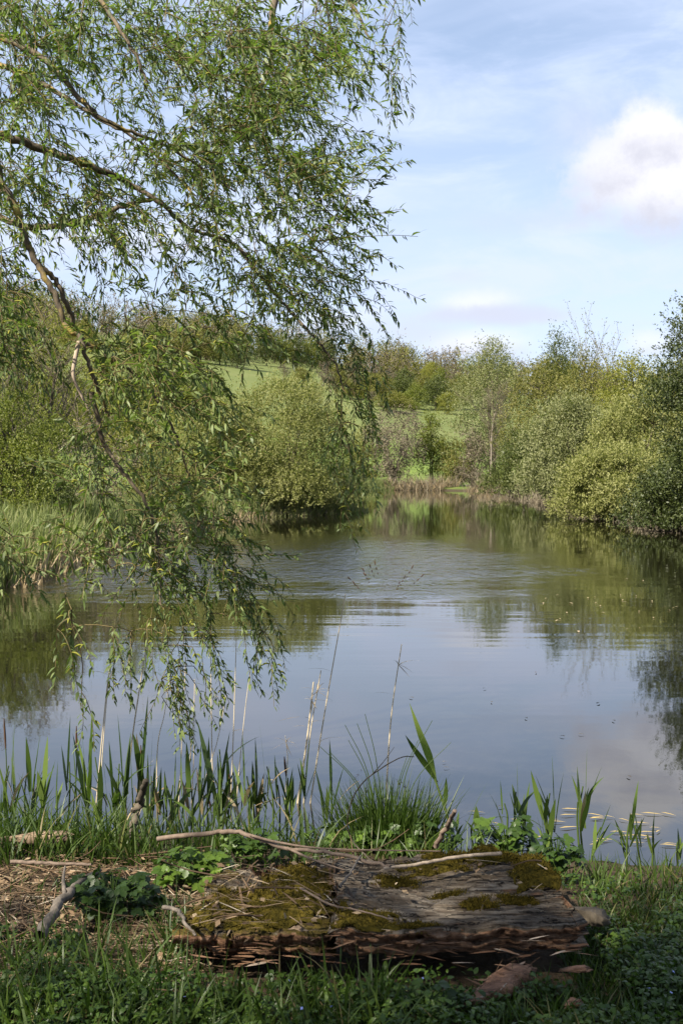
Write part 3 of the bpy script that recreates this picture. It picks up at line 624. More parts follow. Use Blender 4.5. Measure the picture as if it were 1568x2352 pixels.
# ------------------------------------------------------------------ the willow: trunk off to the left, boughs over the water
def in_poly(poly, x, y):
    ins = np.zeros(len(x), bool); poly = np.asarray(poly, float)
    for i in range(len(poly)):
        a, b = poly[i - 1], poly[i]
        ins ^= ((a[1] > y) != (b[1] > y)) & (x < (b[0] - a[0]) * (y - a[1]) / (b[1] - a[1] + 1e-12) + a[0])
    return ins
def sample_poly(rng, poly, n):
    poly = np.asarray(poly, float); lo, hi = poly.min(0), poly.max(0); out = []
    while len(out) < n:
        q = rng.uniform(lo, hi, (n * 2, 2)); out += list(q[in_poly(poly, q[:, 0], q[:, 1])])
    return np.array(out[:n])
def build_willow():
    rng = np.random.default_rng(2024)
    bx, by = -4.7, 4.3; bz = gz(bx, by)
    t = thing('willow_tree', 'leaning willow with hanging leafy strands filling the upper left of the photo', 'tree', (bx, by, bz))
    nodes = []; wood = Geo(); twig = Geo()
    def limb(pts, r0, r1, geo=wood, n=None, sides=7):
        n = n or len(pts) * 7; s = spline(pts, n); s[1:-1] += rng.normal(size=(n - 2, 3)) * .003
        tube(geo, s, np.linspace(r0, r1, n), sides); nodes.extend(s); return s
    top = np.array((-3.9, 4.6, 3.6))
    trunk = Geo()
    limb([(bx, by, bz - .2), (bx + .12, by + .05, bz + 1.0), (-4.3, 4.45, 2.3), top], .30, .15, trunk, 26, 12)
    trunk.obj('trunk', M['willow_bark'], t, smooth=True)
    def L(*pp): return [P(*q) for q in pp]
    # boughs as they show in the photograph: (pixel, pixel, distance)
    limb([top, (-3.0, 5.2, 4.3)] + L((-150, 40, 5.9), (0, 84, 5.8), (105, 140, 5.7), (203, 245, 5.6), (267, 288, 5.6), (390, 340, 5.7), (540, 440, 5.8)), .026, .004)
    limb([top, (-3.1, 5.4, 4.0)] + L((-130, 110, 6.2), (0, 147, 6.1), (119, 203, 6.0), (231, 274, 5.9), (337, 337, 5.8), (450, 450, 5.7)), .024, .004)
    limb([top, (-3.2, 4.8, 3.9)] + L((-250, 250, 5.6), (0, 310, 5.8), (120, 350, 5.9), (232, 389, 6.0), (295, 421, 6.1), (365, 463, 6.1), (435, 523, 6.2), (550, 570, 6.3), (680, 690, 6.4)), .030, .005)
    limb([(-4.3, 4.45, 2.6), (-3.4, 5.4, 2.9)] + L((-100, 490, 6.3), (56, 520, 6.3), (168, 514, 6.25), (274, 477, 6.2), (351, 456, 6.1)), .022, .012)
    limb([(-4.35, 4.4, 2.4), (-3.2, 4.7, 3.0)] + L((-140, 310, 5.0), (14, 442, 5.0), (49, 519, 5.0), (84, 603, 5.0), (126, 674, 5.0), (150, 745, 5.0), (182, 775, 5.0), (205, 838, 5.0), (232, 906, 5.05), (250, 955, 5.1)), .021, .006)
    limb(L((84, 603, 5.0), (132, 650, 5.05), (163, 722, 5.1), (195, 785, 5.2), (311, 859, 5.3), (369, 933, 5.3), (411, 1017, 5.35), (440, 1120, 5.4)), .013, .004)
    limb(L((211, 900, 5.05), (240, 1020, 5.1), (279, 1080, 5.1), (343, 1170, 5.1), (364, 1275, 5.1), (370, 1390, 5.1)), .012, .004)
    limb(L((550, 570, 6.3), (632, 675, 6.2), (711, 764, 6.1), (764, 827, 6.1), (790, 900, 6.1)), .010, .004)
    limb([top, (-2.6, 4.4, 4.9)] + L((150, -150, 5.4), (232, 0, 5.3), (300, 105, 5.2), (340, 190, 5.2)), .018, .005)
    limb([top, (-2.2, 5.3, 5.3)] + L((300, -190, 6.2), (560, -140, 6.2), (640, -60, 6.1), (624, 35, 6.0), (617, 154, 6.0), (547, 323, 6.0)), .05, .004)
    limb([top, (-2.4, 6.4, 5.2)] + L((350, -120, 7.0), (600, -90, 7.2), (780, -20, 7.2), (850, 90, 7.1)), .05, .006)
    limb([top, (-2.9, 3.4, 5.2), (-1.8, 2.4, 6.0), (-.6, 1.6, 6.4)], .08, .012)
    limb([top, (-3.8, 2.9, 5.3), (-3.4, 1.2, 6.4), (-2.6, -.2, 6.9)], .09, .012)
    limb([top, (-4.6, 3.0, 5.4), (-5.2, 1.4, 6.8), (-5.6, 0, 7.4)], .09, .012)
    limb([top, (-3.4, 4.0, 5.8), (-2.6, 3.6, 7.0), (-1.4, 3.0, 7.6)], .08, .012)
    dead = Geo(); sd_ = spline(L((182, 785, 4.98), (172, 830, 4.95), (169, 865, 4.93), (186, 905, 4.95), (203, 938, 4.95)), 16)
    tube(dead, sd_, np.linspace(.011, .005, 16), 6); dead.obj('broken_branch', M['pale_wood'], t, smooth=True)
    # leafy twigs: (outline, number, nearest, farthest, twig length, how much it hangs, leaves)
    regs = [([(-90, -80), (820, -80), (850, 40), (835, 130), (790, 200), (790, 300), (820, 330), (850, 400), (820, 440), (820, 520), (840, 560), (830, 610), (740, 590), (600, 520), (440, 470), (340, 430), (200, 380), (100, 340), (-90, 330)], 1320, 4.7, 7.6, .36, .22, 21),
            ([(260, 60), (800, 60), (820, 420), (560, 470), (330, 380)], 500, 5.4, 7.8, .36, .25, 21),
            ([(-90, 330), (200, 380), (430, 470), (400, 560), (250, 600), (120, 520), (-90, 500)], 170, 4.8, 6.6, .32, .4, 18),
            ([(400, 480), (620, 520), (860, 600), (880, 700), (870, 760), (800, 760), (690, 680), (560, 650), (450, 640)], 240, 5.6, 7.0, .34, .45, 19),
            ([(-90, 560), (60, 590), (110, 700), (60, 850), (-90, 860)], 100, 4.6, 6.0, .30, .4, 18),
            ([(230, 640), (560, 670), (720, 770), (600, 800), (420, 780), (260, 740)], 50, 5.0, 6.4, .30, .45, 17),
            ([(200, 740), (400, 760), (540, 840), (570, 900), (520, 980), (440, 960), (330, 940), (220, 880)], 135, 4.8, 6.0, .28, .35, 19),
            ([(170, 960), (420, 960), (570, 1040), (610, 1160), (560, 1240), (420, 1230), (300, 1200), (180, 1120)], 112, 4.8, 5.8, .28, .4, 18),
            ([(330, 1200), (600, 1180), (640, 1300), (610, 1380), (480, 1370), (370, 1330)], 84, 4.9, 5.6, .26, .5, 18),
            ([(-60, 1180), (150, 1160), (320, 1250), (380, 1330), (250, 1350), (100, 1320), (-60, 1290)], 55, 4.7, 5.4, .25, .25, 16),
            ([(740, 760), (860, 760), (890, 840), (860, 930), (850, 1020), (820, 1060), (760, 1010), (750, 880)], 44, 5.9, 6.5, .28, .8, 17)]
    anchors = []
    for poly, n, d0, d1, tl, hang, lv in regs:
        q = sample_poly(rng, poly, n); q = q[vnoise(np.c_[q, np.full(len(q), n)], 1 / 75., 12) > (.47 if n > 300 else .31)]
        for (x, y) in q: anchors.append((P(x - (55 if hang < .6 and x > 250 else 10), y, rng.uniform(d0, d1)), tl * rng.uniform(.55, 1.3), hang, lv))
    # single strands the eye picks out
    for (px, py, d, n, dy) in [(888, -60, 6.6, 6, 55), (912, -50, 6.7, 5, 52), (895, 20, 6.6, 5, 45), (925, 90, 6.6, 3, 40), (810, 1080, 6.1, 3, 40), (380, 1390, 5.1, 6, 42), (430, 1360, 5.1, 5, 42), (480, 1370, 5.2, 5, 38), (560, 1370, 5.2, 4, 34),
                               (600, 1380, 5.2, 4, 34), (150, 1420, 4.8, 2, 25), (255, 1440, 4.9, 3, 15), (300, 1450, 4.9, 3, 18), (340, 1420, 4.9, 3, 22), (375, 1560, 5.0, 3, 25), (400, 1480, 5.1, 5, 30), (450, 1470, 5.1, 4, 30), (160, 1360, 4.8, 4, 40), (620, 1420, 5.2, 3, 35), (180, 1590, 4.9, 2, 8), (845, 900, 6.2, 5, 45), (790, 920, 6.2, 5, 50)]:
        for k in range(n): anchors.append((P(px + rng.normal() * 12, py + k * dy, d + rng.normal() * .08), .26, 1.1, 15))
    for (px, py, d) in [(880, 340, 6.5), (900, 380, 6.5), (890, 400, 6.5), (860, 420, 6.5), (880, 300, 6.7), (850, 280, 6.7)]:
        anchors.append((P(px - 60, py, d), .26, -.15, 15))
    # crown out of the frame, overhead and behind: this is what shades the near bank
    for c, r, n in [((-3.4, -.5, 6.0), (2.4, .7, .5), 400), ((-2.7, .3, 5.6), (1.4, .5, .5), 60), ((.2, .4, 5.0), (2.1, .9, .6), 230)]:
        for k in range(n): anchors.append((np.array(c) + rdir(rng, 1)[0] * np.array(r) * rng.random() ** .4, .5 * rng.uniform(.6, 1.2), .6, 20))
    N = np.array(nodes); dmin = np.array([np.min(np.sum((N - a[0]) ** 2, 1)) for a in anchors])
    buf = np.zeros((60000, 3)); m = len(N); buf[:m] = N
    Lp, Ld, Ln, Ll, Cp, Cd = [], [], [], [], [], []
    for ai in np.argsort(dmin):
        A, tl, hang, lv = anchors[ai]
        dv = buf[:m] - A; cost = np.sqrt(np.sum(dv ** 2, 1)) + .35 * np.maximum(-dv[:, 2], 0) + .25 * np.maximum(dv[:, 0], 0)
        s = buf[np.argmin(cost)].copy(); dd = np.linalg.norm(A - s)
        mid = (s + A) / 2 + np.array((0, 0, .10 * dd)) + rng.normal(size=3) * .05 * dd
        n = max(4, min(9, int(dd / .06)))
        pth = spline([s, mid, A], n)
        # the hanging end
        out = norm((A - s)[None] * np.array((1, 1, .3)) + rng.normal(size=(1, 3)) * .12 + np.array((.10, 0, 0)))[0]
        nt = 8; pts = [A]; d_ = norm((out * (1 - .4 * hang) + np.array((0, 0, -hang)) + rng.normal(size=3) * .15)[None])[0]
        for k in range(nt):
            d_ = norm((d_ + np.array((0, 0, -.16 * max(hang, .1))) + rng.normal(size=3) * .10)[None])[0]; pts.append(pts[-1] + d_ * tl / nt)
        full = np.vstack([pth[:-1], pts])
        r0 = .0022 + .0012 * min(dd, 1.2)
        tube(twig, full, np.linspace(r0, .0011, len(full)), 3, rng.random())
        k2 = min(n, 60000 - m - 1)
        if k2 > 0: buf[m:m + k2] = pth[:k2]; m += k2
        # leaves along the end and some along the connecting piece
        lv = int(lv * 1.35); tt = (np.arange(lv) + rng.random(lv)) / lv; fi = tt * (len(pts) - 1); i0 = np.minimum(fi.astype(int), len(pts) - 2); pts_ = np.array(pts)
        p = pts_[i0] + (pts_[i0 + 1] - pts_[i0]) * (fi - i0)[:, None]; tg = norm(pts_[i0 + 1] - pts_[i0])
        if dd > .12:
            ne = int(min(dd, .5) * 16); fe = (.25 + .75 * rng.random(ne)) * (n - 1); ie = np.minimum(fe.astype(int), n - 2)
            p = np.vstack([p, pth[ie] + (pth[ie + 1] - pth[ie]) * (fe - ie)[:, None]]); tg = np.vstack([tg, norm(pth[ie + 1] - pth[ie])])
        pr = rdir(rng, len(p)); pr = norm(pr - tg * np.sum(pr * tg, 1, keepdims=True))
        Lp.append(p); Ld.append(norm(tg * .62 + pr * .85 + np.array((0, 0, -.10)))); Ln.append(pr + np.array((0, 0, .8)) + rng.normal(size=pr.shape) * .3); Ll.append(rng.uniform(.022, .058, len(p)))
        if A[2] < 3.6 and rng.random() < .6:
            kc = int(rng.integers(1, 5)); j = rng.integers(0, len(pts_) - 1, kc)
            Cp.append(pts_[j]); cr = rdir(rng, kc); cr[:, 2] = np.abs(cr[:, 2]) * .4 - .35; Cd.append(cr)
    twig.obj('twigs', M['twig'], t)
    wood.obj('boughs', M['willow_bark'], t, smooth=True)
    p, d, nrm, ll = map(np.concatenate, (Lp, Ld, Ln, Ll)); g = Geo()
    a = np.clip(vnoise(p, 2.2, 4) * .55 + rng.random(len(p)) * .4 - .04, 0, .86); pale = rng.random(len(p)) < .012; a[pale] = .86
    leaf_long(g, p, d, nrm, ll, ll * rng.uniform(.20, .30, len(p)), a, rng.uniform(-.05, .35, len(p)))
    o = g.obj('leaves', M['willow'], t)
    cp, cd = np.concatenate(Cp), norm(np.concatenate(Cd)); g = Geo(); n = len(cp)
    for k in range(n):
        Lc = rng.uniform(.022, .045); b = cp[k] + cd[k] * .004
        tube(g, spline([b, b + cd[k] * Lc * .5 + np.array((0, 0, .003)), b + cd[k] * Lc + np.array((0, 0, -.006))], 5), [.0016, .0035, .0040, .0034, .0014], 4, rng.random())
    o = g.obj('catkins', M['catkin'], t); o['kind'] = 'stuff'
build_willow()

# ------------------------------------------------------------------ the old timber slab on the near bank
def wood_material(name, mossy=0.45, seed=0.0):
    m, q = new_mat(name)
    tc = q.n('ShaderNodeTexCoord'); pos = q.vmath('ADD', tc.outputs['Object'], (seed, seed * .7, 0)); g = q.n('ShaderNodeNewGeometry')
    nx, ny, nz = q.sep(g.outputs['Normal'])
    gr = q.noise(q.vmath('MULTIPLY', pos, (5, 60, 60)), 1.0, 6, .65, .4)
    bl = q.noise(q.vmath('MULTIPLY', pos, (4, 9, 9)), 1.0, 5, .65)
    top = q.ramp(gr, [(.30, (.018, .014, .011)), (.45, (.085, .066, .048)), (.6, (.20, .168, .13)), (.8, (.40, .34, .27))])
    top = q.mix(q.math('MULTIPLY', q.sstep(bl, .42, .66), .65), top, (.045, .032, .020, 1))
    side = q.ramp(q.noise(q.vmath('MULTIPLY', pos, (22, 30, 60)), 1.0, 5, .7), [(.3, (.035, .02, .012)), (.5, (.15, .08, .045)), (.62, (.24, .14, .085)), (.76, (.46, .37, .28))])
    cn = q.math('ABSOLUTE', q.math('SUBTRACT', q.noise(q.vmath('MULTIPLY', pos, (2.2, 34, 34)), 1.0, 3, .5, .6), .5))
    crack = q.math('SUBTRACT', 1.0, q.sstep(cn, .004, .022))
    top = q.mix(q.math('MULTIPLY', crack, .85), top, (.012, .009, .007, 1))
    c = q.mix(q.sstep(nz, .45, .75), side, top)
    ms = q.sstep(q.noise(q.vmath('MULTIPLY', pos, (3.4, 6, 6)), 1.0, 5, .7), .72 - .3 * mossy, .80 - .3 * mossy)
    ms = q.math('MULTIPLY', ms, q.sstep(nz, .3, .7))
    mc = q.ramp(q.noise(pos, 130, 3, .7), [(.3, (.032, .025, .008)), (.7, (.105, .075, .014))])
    c = q.mix(ms, c, mc)
    p = q.n('ShaderNodeBsdfPrincipled'); q.link(c, p.inputs['Base Color']); p.inputs['Roughness'].default_value = .85; p.inputs['Specular IOR Level'].default_value = .15
    b = q.n('ShaderNodeBump'); b.inputs['Strength'].default_value = 1.0; b.inputs['Distance'].default_value = .012
    q.link(q.math('SUBTRACT', q.math('ADD', gr, q.math('MULTIPLY', bl, .6)), crack), b.inputs['Height']); q.link(b.outputs[0], p.inputs['Normal'])
    o = q.n('ShaderNodeOutputMaterial'); q.link(p.outputs[0], o.inputs[0]); return m
def slab(name, label, fl, fr, br, bl, thick, seed, mat, sag=0.0):
    """rotten slab: corners front-left, front-right, back-right, back-left as points on its top"""
    rng = np.random.default_rng(seed); nu, nv = 260, 84
    fl, fr, br, bl = map(np.array, (fl, fr, br, bl)); u = np.linspace(0, 1, nu)
    prof = []                                                    # (v, drop) around the section
    prof += [(1.0, thick * (1 - k / 4)) for k in range(4)]
    prof += [(1 - k / nv, 0.0) for k in range(nv + 1)]
    nl = 8; cut = np.sort(np.concatenate([[0, 1], (np.arange(1, nl) + rng.uniform(-.3, .3, nl - 1)) / nl]))
    for l in range(nl): prof += [(0.0, thick * (cut[l] + 1e-3)), (0.0, thick * (cut[l + 1] - 1e-3))]
    prof += [(.25, thick * 1.02), (.75, thick * 1.02)]
    rows = []
    for (v, dr) in prof:
        a = fl + (fr - fl) * u[:, None]; b = bl + (br - bl) * u[:, None]; q = a + (b - a) * v
        q[:, 2] -= dr
        k = np.stack([u * 9, np.full(nu, v * 34), np.full(nu, dr * 160 + seed)], -1)
        lay = fbm(k * np.array((1, 1, 1)), 1.0, seed, 3) - .5                       # long splintered layers
        if dr == 0: q[:, 2] += np.round(lay * 14) / 14 * .040 + (fbm(np.stack([u * 3, np.full(nu, v * 3), 0 * u], -1), 1.0, seed + 3, 3) - .5) * .05 - sag * np.sin(u * 3.14) * .03 - .02 * (abs(v - .5) * 2) ** 4
        else: q[:, 2] += (fbm(np.stack([u * 9, 0 * u, 0 * u], -1), 1.0, seed, 3) - .5) * .02
        fr_edge = max(0.0, 1 - v * 9) if dr == 0 else (1.0 if v == 0 else 0)
        layer = float(np.searchsorted(cut, dr / thick + 1e-6))
        jag = fbm(np.stack([u * 7, np.full(nu, layer * 7.3), np.full(nu, seed)], -1), 1.0, seed + 9, 4) - .5 + (fbm(np.stack([u * 24, np.full(nu, layer * 3.3), np.full(nu, seed)], -1), 1.0, seed + 19, 2) - .5) * .30
        if v == 0: q[:, 1] += jag * .09 + (dr / thick) * .035
        else: q[:, 1] += fr_edge * jag * .05
        be = max(0.0, v * 9 - 8); q[:, 1] += be * (fbm(np.stack([u * 14, 0 * u, 0 * u], -1), 1.0, seed + 5, 3) - .5) * .10
        ed = fbm(np.array([[v * 12, dr * 60, seed]]), 1.0, seed + 7, 3)[0] - .5; el_ = fbm(np.array([[v * 10, dr * 60, seed + 40]]), 1.0, seed + 7, 3)[0] - .5
        q[:, 0] += np.clip(u * 12 - 11, 0, 1) * ed * .10 + np.clip(1 - u * 12, 0, 1) * el_ * .10
        rows.append(q)
    V = np.stack(rows, 0); m = len(prof)
    c = (fl + fr + br + bl) / 4 - np.array((0, 0, thick))
    idx = np.arange(m * nu).reshape(m, nu); nx = np.roll(idx, -1, 0)
    F = np.stack([idx[:, :-1], idx[:, 1:], nx[:, 1:], nx[:, :-1]], -1).reshape(-1, 4)
    g = Geo(); g.add(V.reshape(-1, 3), F)
    for side, rev in ((0, False), (nu - 1, True)):
        ring = V[:, side, :]; g.add(np.vstack([ring, ring.mean(0)]), [([i, (i + 1) % m, m] if rev else [(i + 1) % m, i, m]) for i in range(m)])
    t = thing(name, label, 'timber', c)
    g.obj('beam', mat, t, smooth=False)
    return t, V[4:4 + nv + 1]
def moss_patch(parent, top, spots, seed):
    """cushions of moss with a fuzz of short shoots, on a slab's top surface"""
    rng = np.random.default_rng(seed); nv, nu = top.shape[:2]
    for (u0, v0, ru, rv, hgt) in spots:
        g = Geo(); n = 26; q = np.linspace(-1, 1, n); A, B = np.meshgrid(q, q); rr = np.hypot(A, B)
        edge = 1 + (fbm(np.stack([A.ravel() * 1.7 + u0 * 9, B.ravel() * 1.7 + v0 * 9, 0 * A.ravel()], -1), 1.6, seed, 4).reshape(A.shape) - .5) * 1.9
        hh = np.clip(1 - (rr / edge) ** 2.2, -.4, 1); uu = np.clip((u0 + A * ru) * (nu - 1), 0, nu - 1.01); vv = np.clip((1 - v0 + B * rv) * (nv - 1), 0, nv - 1.01)
        base = top[vv.astype(int), uu.astype(int)].copy()
        base[:, :, 2] += np.where(hh > 0, hh ** .6 * hgt, hh * .04) + (rng.random(A.shape) - .5) * .007
        keep = hh > -.25; idx = np.arange(n * n).reshape(n, n); k = keep[:-1, :-1] & keep[1:, 1:] & keep[:-1, 1:] & keep[1:, :-1]
        F = np.stack([idx[:-1, :-1], idx[:-1, 1:], idx[1:, 1:], idx[1:, :-1]], -1)[k]
        if not len(F): continue
        g.add(base.reshape(-1, 3), F, rng.random(n * n) * .7)
        ok = base[hh > .05]; m = 1500; s = ok[rng.integers(len(ok), size=m)] + rng.normal(size=(m, 3)) * np.array((.008, .008, .001))
        leaf_quads(g, s, rng.normal(size=(m, 3)) * .6 + np.array((0, 0, 1)), rng.normal(size=(m, 3)), rng.uniform(.005, .011, m), rng.uniform(.002, .004, m), rng.random(m) * .8)
        g.obj('moss', M['moss'], parent)
ZT = .50
def S(px, py, z=ZT): return G(px, py, z)
right, topR = slab('weathered_timber', 'grey split timber slab with mossy right end lying on the bank', S(768, 2138, .50), S(1345, 2122, .475), S(1212, 1952, .5), S(772, 1962, .5), .085, 3, wood_material('weathered_wood', .22, 0), .5)
moss_patch(right, topR, [(.93, .55, .11, .18, .022), (.80, .93, .20, .10, .020), (.60, .96, .16, .07, .014), (.95, .80, .07, .14, .020), (.13, .10, .20, .12, .015), (.34, .06, .14, .06, .010), (.62, .30, .08, .06, .006), (.80, .34, .09, .05, .006), (.48, .80, .18, .07, .008), (.30, .62, .12, .05, .005), (.50, .45, .07, .03, .004)], 4)
left, topL = slab('mossy_timber', 'brown timber slab under moss and litter, left of the grey slab', S(420, 2132, .46), S(762, 2142, .49), S(768, 1966, .49), S(520, 1990, .46), .08, 8, wood_material('mossy_wood', .85, 3.1), .8)
moss_patch(left, topL, [(.72, .30, .34, .22, .022), (.35, .15, .32, .18, .020), (.80, .62, .24, .15, .016), (.45, .55, .24, .14, .014), (.60, .88, .24, .11, .012), (.15, .40, .14, .22, .014)], 5)

def splinters(parent, top, seed, n=80):
    rng = np.random.default_rng(seed); row = top[-1]; k = rng.integers(3, len(row) - 3, n); b = row[k] + np.stack([rng.normal(size=n) * .01, -rng.uniform(.0, .035, n), -rng.uniform(.006, .06, n)], -1)
    D = np.stack([rng.choice([-1, 1], n) * 1.0, rng.normal(size=n) * .22 - .1, rng.normal(size=n) * .13], -1); g = Geo()
    ribbons(g, b, D, rng.uniform(.02, .08, n), rng.uniform(.005, .02, n), .1, rng.random(n), 4, twist=rng.random(n) * 3.1)
    o = g.obj('splinters', M['splinter'], parent); o['kind'] = 'stuff'
M['splinter'] = leaf_mat('wood_splinter', [(0, (.045, .024, .014)), (.5, (.15, .08, .045)), (.8, (.26, .16, .10)), (1, (.42, .34, .26))], .03, .85, .15, (1, 1, 1))
splinters(right, topR, 21, 48); splinters(left, topL, 22, 40)
def chunk(name, label, px, py, z, size, rot, mat, seed, cat='wood chunk'):
    """splintery broken piece of wood: a bar whose ends and layers are torn"""
    rng = np.random.default_rng(seed); n, m = 60, 20; u = np.linspace(0, 1, n); lx, ly, lz = size
    ang = np.linspace(0, 2 * math.pi, m, endpoint=False); c = G(px, py, z)
    sec = np.stack([np.sign(np.cos(ang)) * np.abs(np.cos(ang)) ** .5 * ly / 2, np.sign(np.sin(ang)) * np.abs(np.sin(ang)) ** .5 * lz / 2], -1)
    V = np.zeros((n, m, 3))
    for i in range(n):
        k = np.stack([np.full(m, u[i] * 5), np.cos(ang) * 2, np.sin(ang) * 2 + seed], -1)
        tear = (fbm(np.stack([0 * ang, np.cos(ang) * 1.6, np.sin(ang) * 1.6 + seed], -1), 1.0, seed, 3) - .5) * lx * .9
        w = (min(1, 1.3 * u[i] + .30) * min(1, 4.5 * (1 - u[i]) + .4)) * (.62 + .76 * np.round(fbm(k * np.array((.5, 1.6, 1.6)), 1.6, seed + 2, 4) * 9) / 9)
        V[i, :, 0] = (u[i] - .5) * lx + tear * abs(u[i] - .5) * 1.6; V[i, :, 1] = sec[:, 0] * w; V[i, :, 2] = sec[:, 1] * w
    cz, sz = math.cos(rot[2]), math.sin(rot[2]); cy, sy = math.cos(rot[1]), math.sin(rot[1])
    q = V.reshape(-1, 3); q = np.stack([q[:, 0] * cy + q[:, 2] * sy, q[:, 1], -q[:, 0] * sy + q[:, 2] * cy], -1); q = np.stack([q[:, 0] * cz - q[:, 1] * sz, q[:, 0] * sz + q[:, 1] * cz, q[:, 2]], -1) + c
    idx = np.arange(n * m).reshape(n, m); nx = np.roll(idx, -1, 1); g = Geo()
    g.add(q, np.stack([idx[:-1], nx[:-1], nx[1:], idx[1:]], -1).reshape(-1, 4))
    g.add(np.vstack([q[:m], q[:m].mean(0)]), [[(i + 1) % m, i, m] for i in range(m)]); g.add(np.vstack([q[-m:], q[-m:].mean(0)]), [[i, (i + 1) % m, m] for i in range(m)])
    o = tag(g.obj(name, mat, loc=[float(v) for v in c]), label, cat)
    if lx > .1 and mat.name == 'rotten_wood':
        o['_o'] = [float(v) for v in c]; k = rng.integers(0, len(q), 60); D = np.stack([np.full(60, cz) * rng.choice([-1, 1], 60), np.full(60, sz) * rng.choice([1], 60), np.zeros(60)], -1) + rng.normal(size=(60, 3)) * .22
        g2 = Geo(); ribbons(g2, q[k] + np.array((0, 0, .002)), D, rng.uniform(.02, .06, 60), rng.uniform(.005, .014, 60), .1, rng.uniform(.3, 1, 60), 3, twist=rng.random(60) * 3); p2 = g2.obj('splinters', M['splinter'], o); p2['kind'] = 'stuff'
    return o
rw = wood_material('rotten_red_wood', .0, 5.0)
def red_wood():
    m, q = new_mat('rotten_wood'); tc = q.n('ShaderNodeTexCoord')
    f = q.noise(q.vmath('MULTIPLY', tc.outputs['Object'], (18, 50, 70)), 1.0, 5, .7, .5)
    c = q.ramp(f, [(.3, (.05, .022, .012)), (.48, (.20, .10, .055)), (.64, (.33, .18, .10)), (.8, (.52, .40, .28))])
    p = q.n('ShaderNodeBsdfPrincipled'); q.link(c, p.inputs['Base Color']); p.inputs['Roughness'].default_value = .85
    b = q.n('ShaderNodeBump'); b.inputs['Strength'].default_value = 1; b.inputs['Distance'].default_value = .012; q.link(f, b.inputs['Height']); q.link(b.outputs[0], p.inputs['Normal'])
    o = q.n('ShaderNodeOutputMaterial'); q.link(p.outputs[0], o.inputs[0]); return m
RW = red_wood()
chunk('wood_chunk', 'reddish rotten wood chunk lying in the grass before the slab', 1140, 2268, .375, (.24, .075, .045), (0, -.12, .75), RW, 3)
chunk('wood_chunk', 'grey splintered wood end in the grass at the slab right corner', 1352, 2100, .40, (.11, .07, .04), (0, .15, -.35), M['bark'], 4)
chunk('wood_block', 'small pale broken block on the front edge of the mossy slab', 675, 2142, .47, (.06, .035, .028), (0, 0, .1), M['stick'], 5)
chunk('wood_chip', 'small reddish wood chip in the grass right of the rotten chunk', 1322, 2226, .40, (.08, .025, .015), (0, 0, .15), RW, 6)
chunk('wood_chip', 'tiny reddish wood chip beside the lower end of the rotten chunk', 1315, 2305, .37, (.05, .03, .02), (0, 0, .6), RW, 7)
chunk('wood_block', 'wooden plank end among the grass at the far left of the bank', 80, 1925, .36, (.26, .06, .045), (0, 0, .05), M['stick'], 8)
# sticks
def stick(name, label, pts, r0, r1, mat, forks=(), cat='stick', n=22, seed=1):
    rng = np.random.default_rng(seed); w = [G(px, py, z) for (px, py, z) in pts]; s = spline(w, n); s[1:-1] += rng.normal(size=(n - 2, 3)) * r0 * .25
    g = Geo(); tube(g, s, np.linspace(r0, r1, n) * (1 + .05 * rng.normal(size=n).clip(-1, 1)), 7)
    for f in forks:
        q = spline([G(px, py, z) for (px, py, z) in f], 12); tube(g, q, np.linspace(r1 * 1.1, r1 * .4, 12), 5)
    return tag(g.obj(name, M[mat], smooth=True, loc=[float(v) for v in w[0]]), label, cat)
stick('fallen_branch', 'long reddish fallen branch lying across the back of both slabs', [(362, 1927, .46), (470, 1915, .50), (540, 1910, .53), (590, 1925, .53), (660, 1948, .535), (760, 1958, .55), (860, 1982, .545), (895, 1990, .545)], .0095, .005, 'redstick',
      [[(560, 1914, .53), (640, 1935, .55), (760, 1950, .55), (1010, 1955, .56)], [(660, 1948, .535), (720, 1975, .54), (790, 1998, .54)]], cat='branch', n=40)
stick('bark_strip', 'pale peeled stick along the back edge of the grey slab', [(880, 1995, .54), (960, 1985, .54), (1050, 1968, .55), (1150, 1960, .55)], .005, .006, 'pale_wood')
stick('dead_branch', 'thick grey dead branch lying in the litter on the left', [(92, 2150, .40), (120, 2105, .42), (150, 2060, .43), (178, 2030, .43), (230, 1998, .43)], .020, .008, 'greystick', [[(150, 2060, .43), (146, 2020, .44), (150, 1990, .45)]], cat='branch')
stick('bent_stick', 'thin bent grey stick at the left end of the mossy slab', [(376, 2084, .50), (410, 2092, .52), (425, 2120, .51), (450, 2148, .49)], .007, .004, 'greystick')
stick('straight_stick', 'straight brown stick lying in the litter at the left edge', [(25, 1980, .42), (100, 1982, .42), (210, 1986, .42)], .008, .005, 'redstick')
stick('thin_twig', 'thin forked twig lying on the left end of the grey slab', [(780, 2038, .53), (800, 2010, .55), (828, 1965, .55)], .005, .003, 'greystick')
stick('thin_twig', 'curved brown twig on the front of the grey slab', [(690, 2040, .52), (760, 2078, .525), (820, 2090, .52), (900, 2112, .52)], .004, .002, 'redstick')
stick('leaning_stick', 'short dark red stick poking up at the water right of the sedge', [(1000, 1945, .36), (1022, 1905, .45), (1044, 1862, .56)], .011, .008, 'redstick')
stick('arched_twig', 'dark arched twig curving up beside the sedge tuft', [(850, 1975, .4), (808, 1930, .45), (798, 1880, .55), (822, 1810, .72), (870, 1768, .85), (920, 1740, .9), (950, 1738, .92)], .0028, .0015, 'bark', [[(855, 1778, .82), (880, 1750, .9), (905, 1716, .98)]])
stick('dark_post', 'dark rotten stub leaning up among the reeds on the left', [(300, 1930, .30), (318, 1850, .42), (336, 1792, .55)], .020, .012, 'bark', cat='stub')

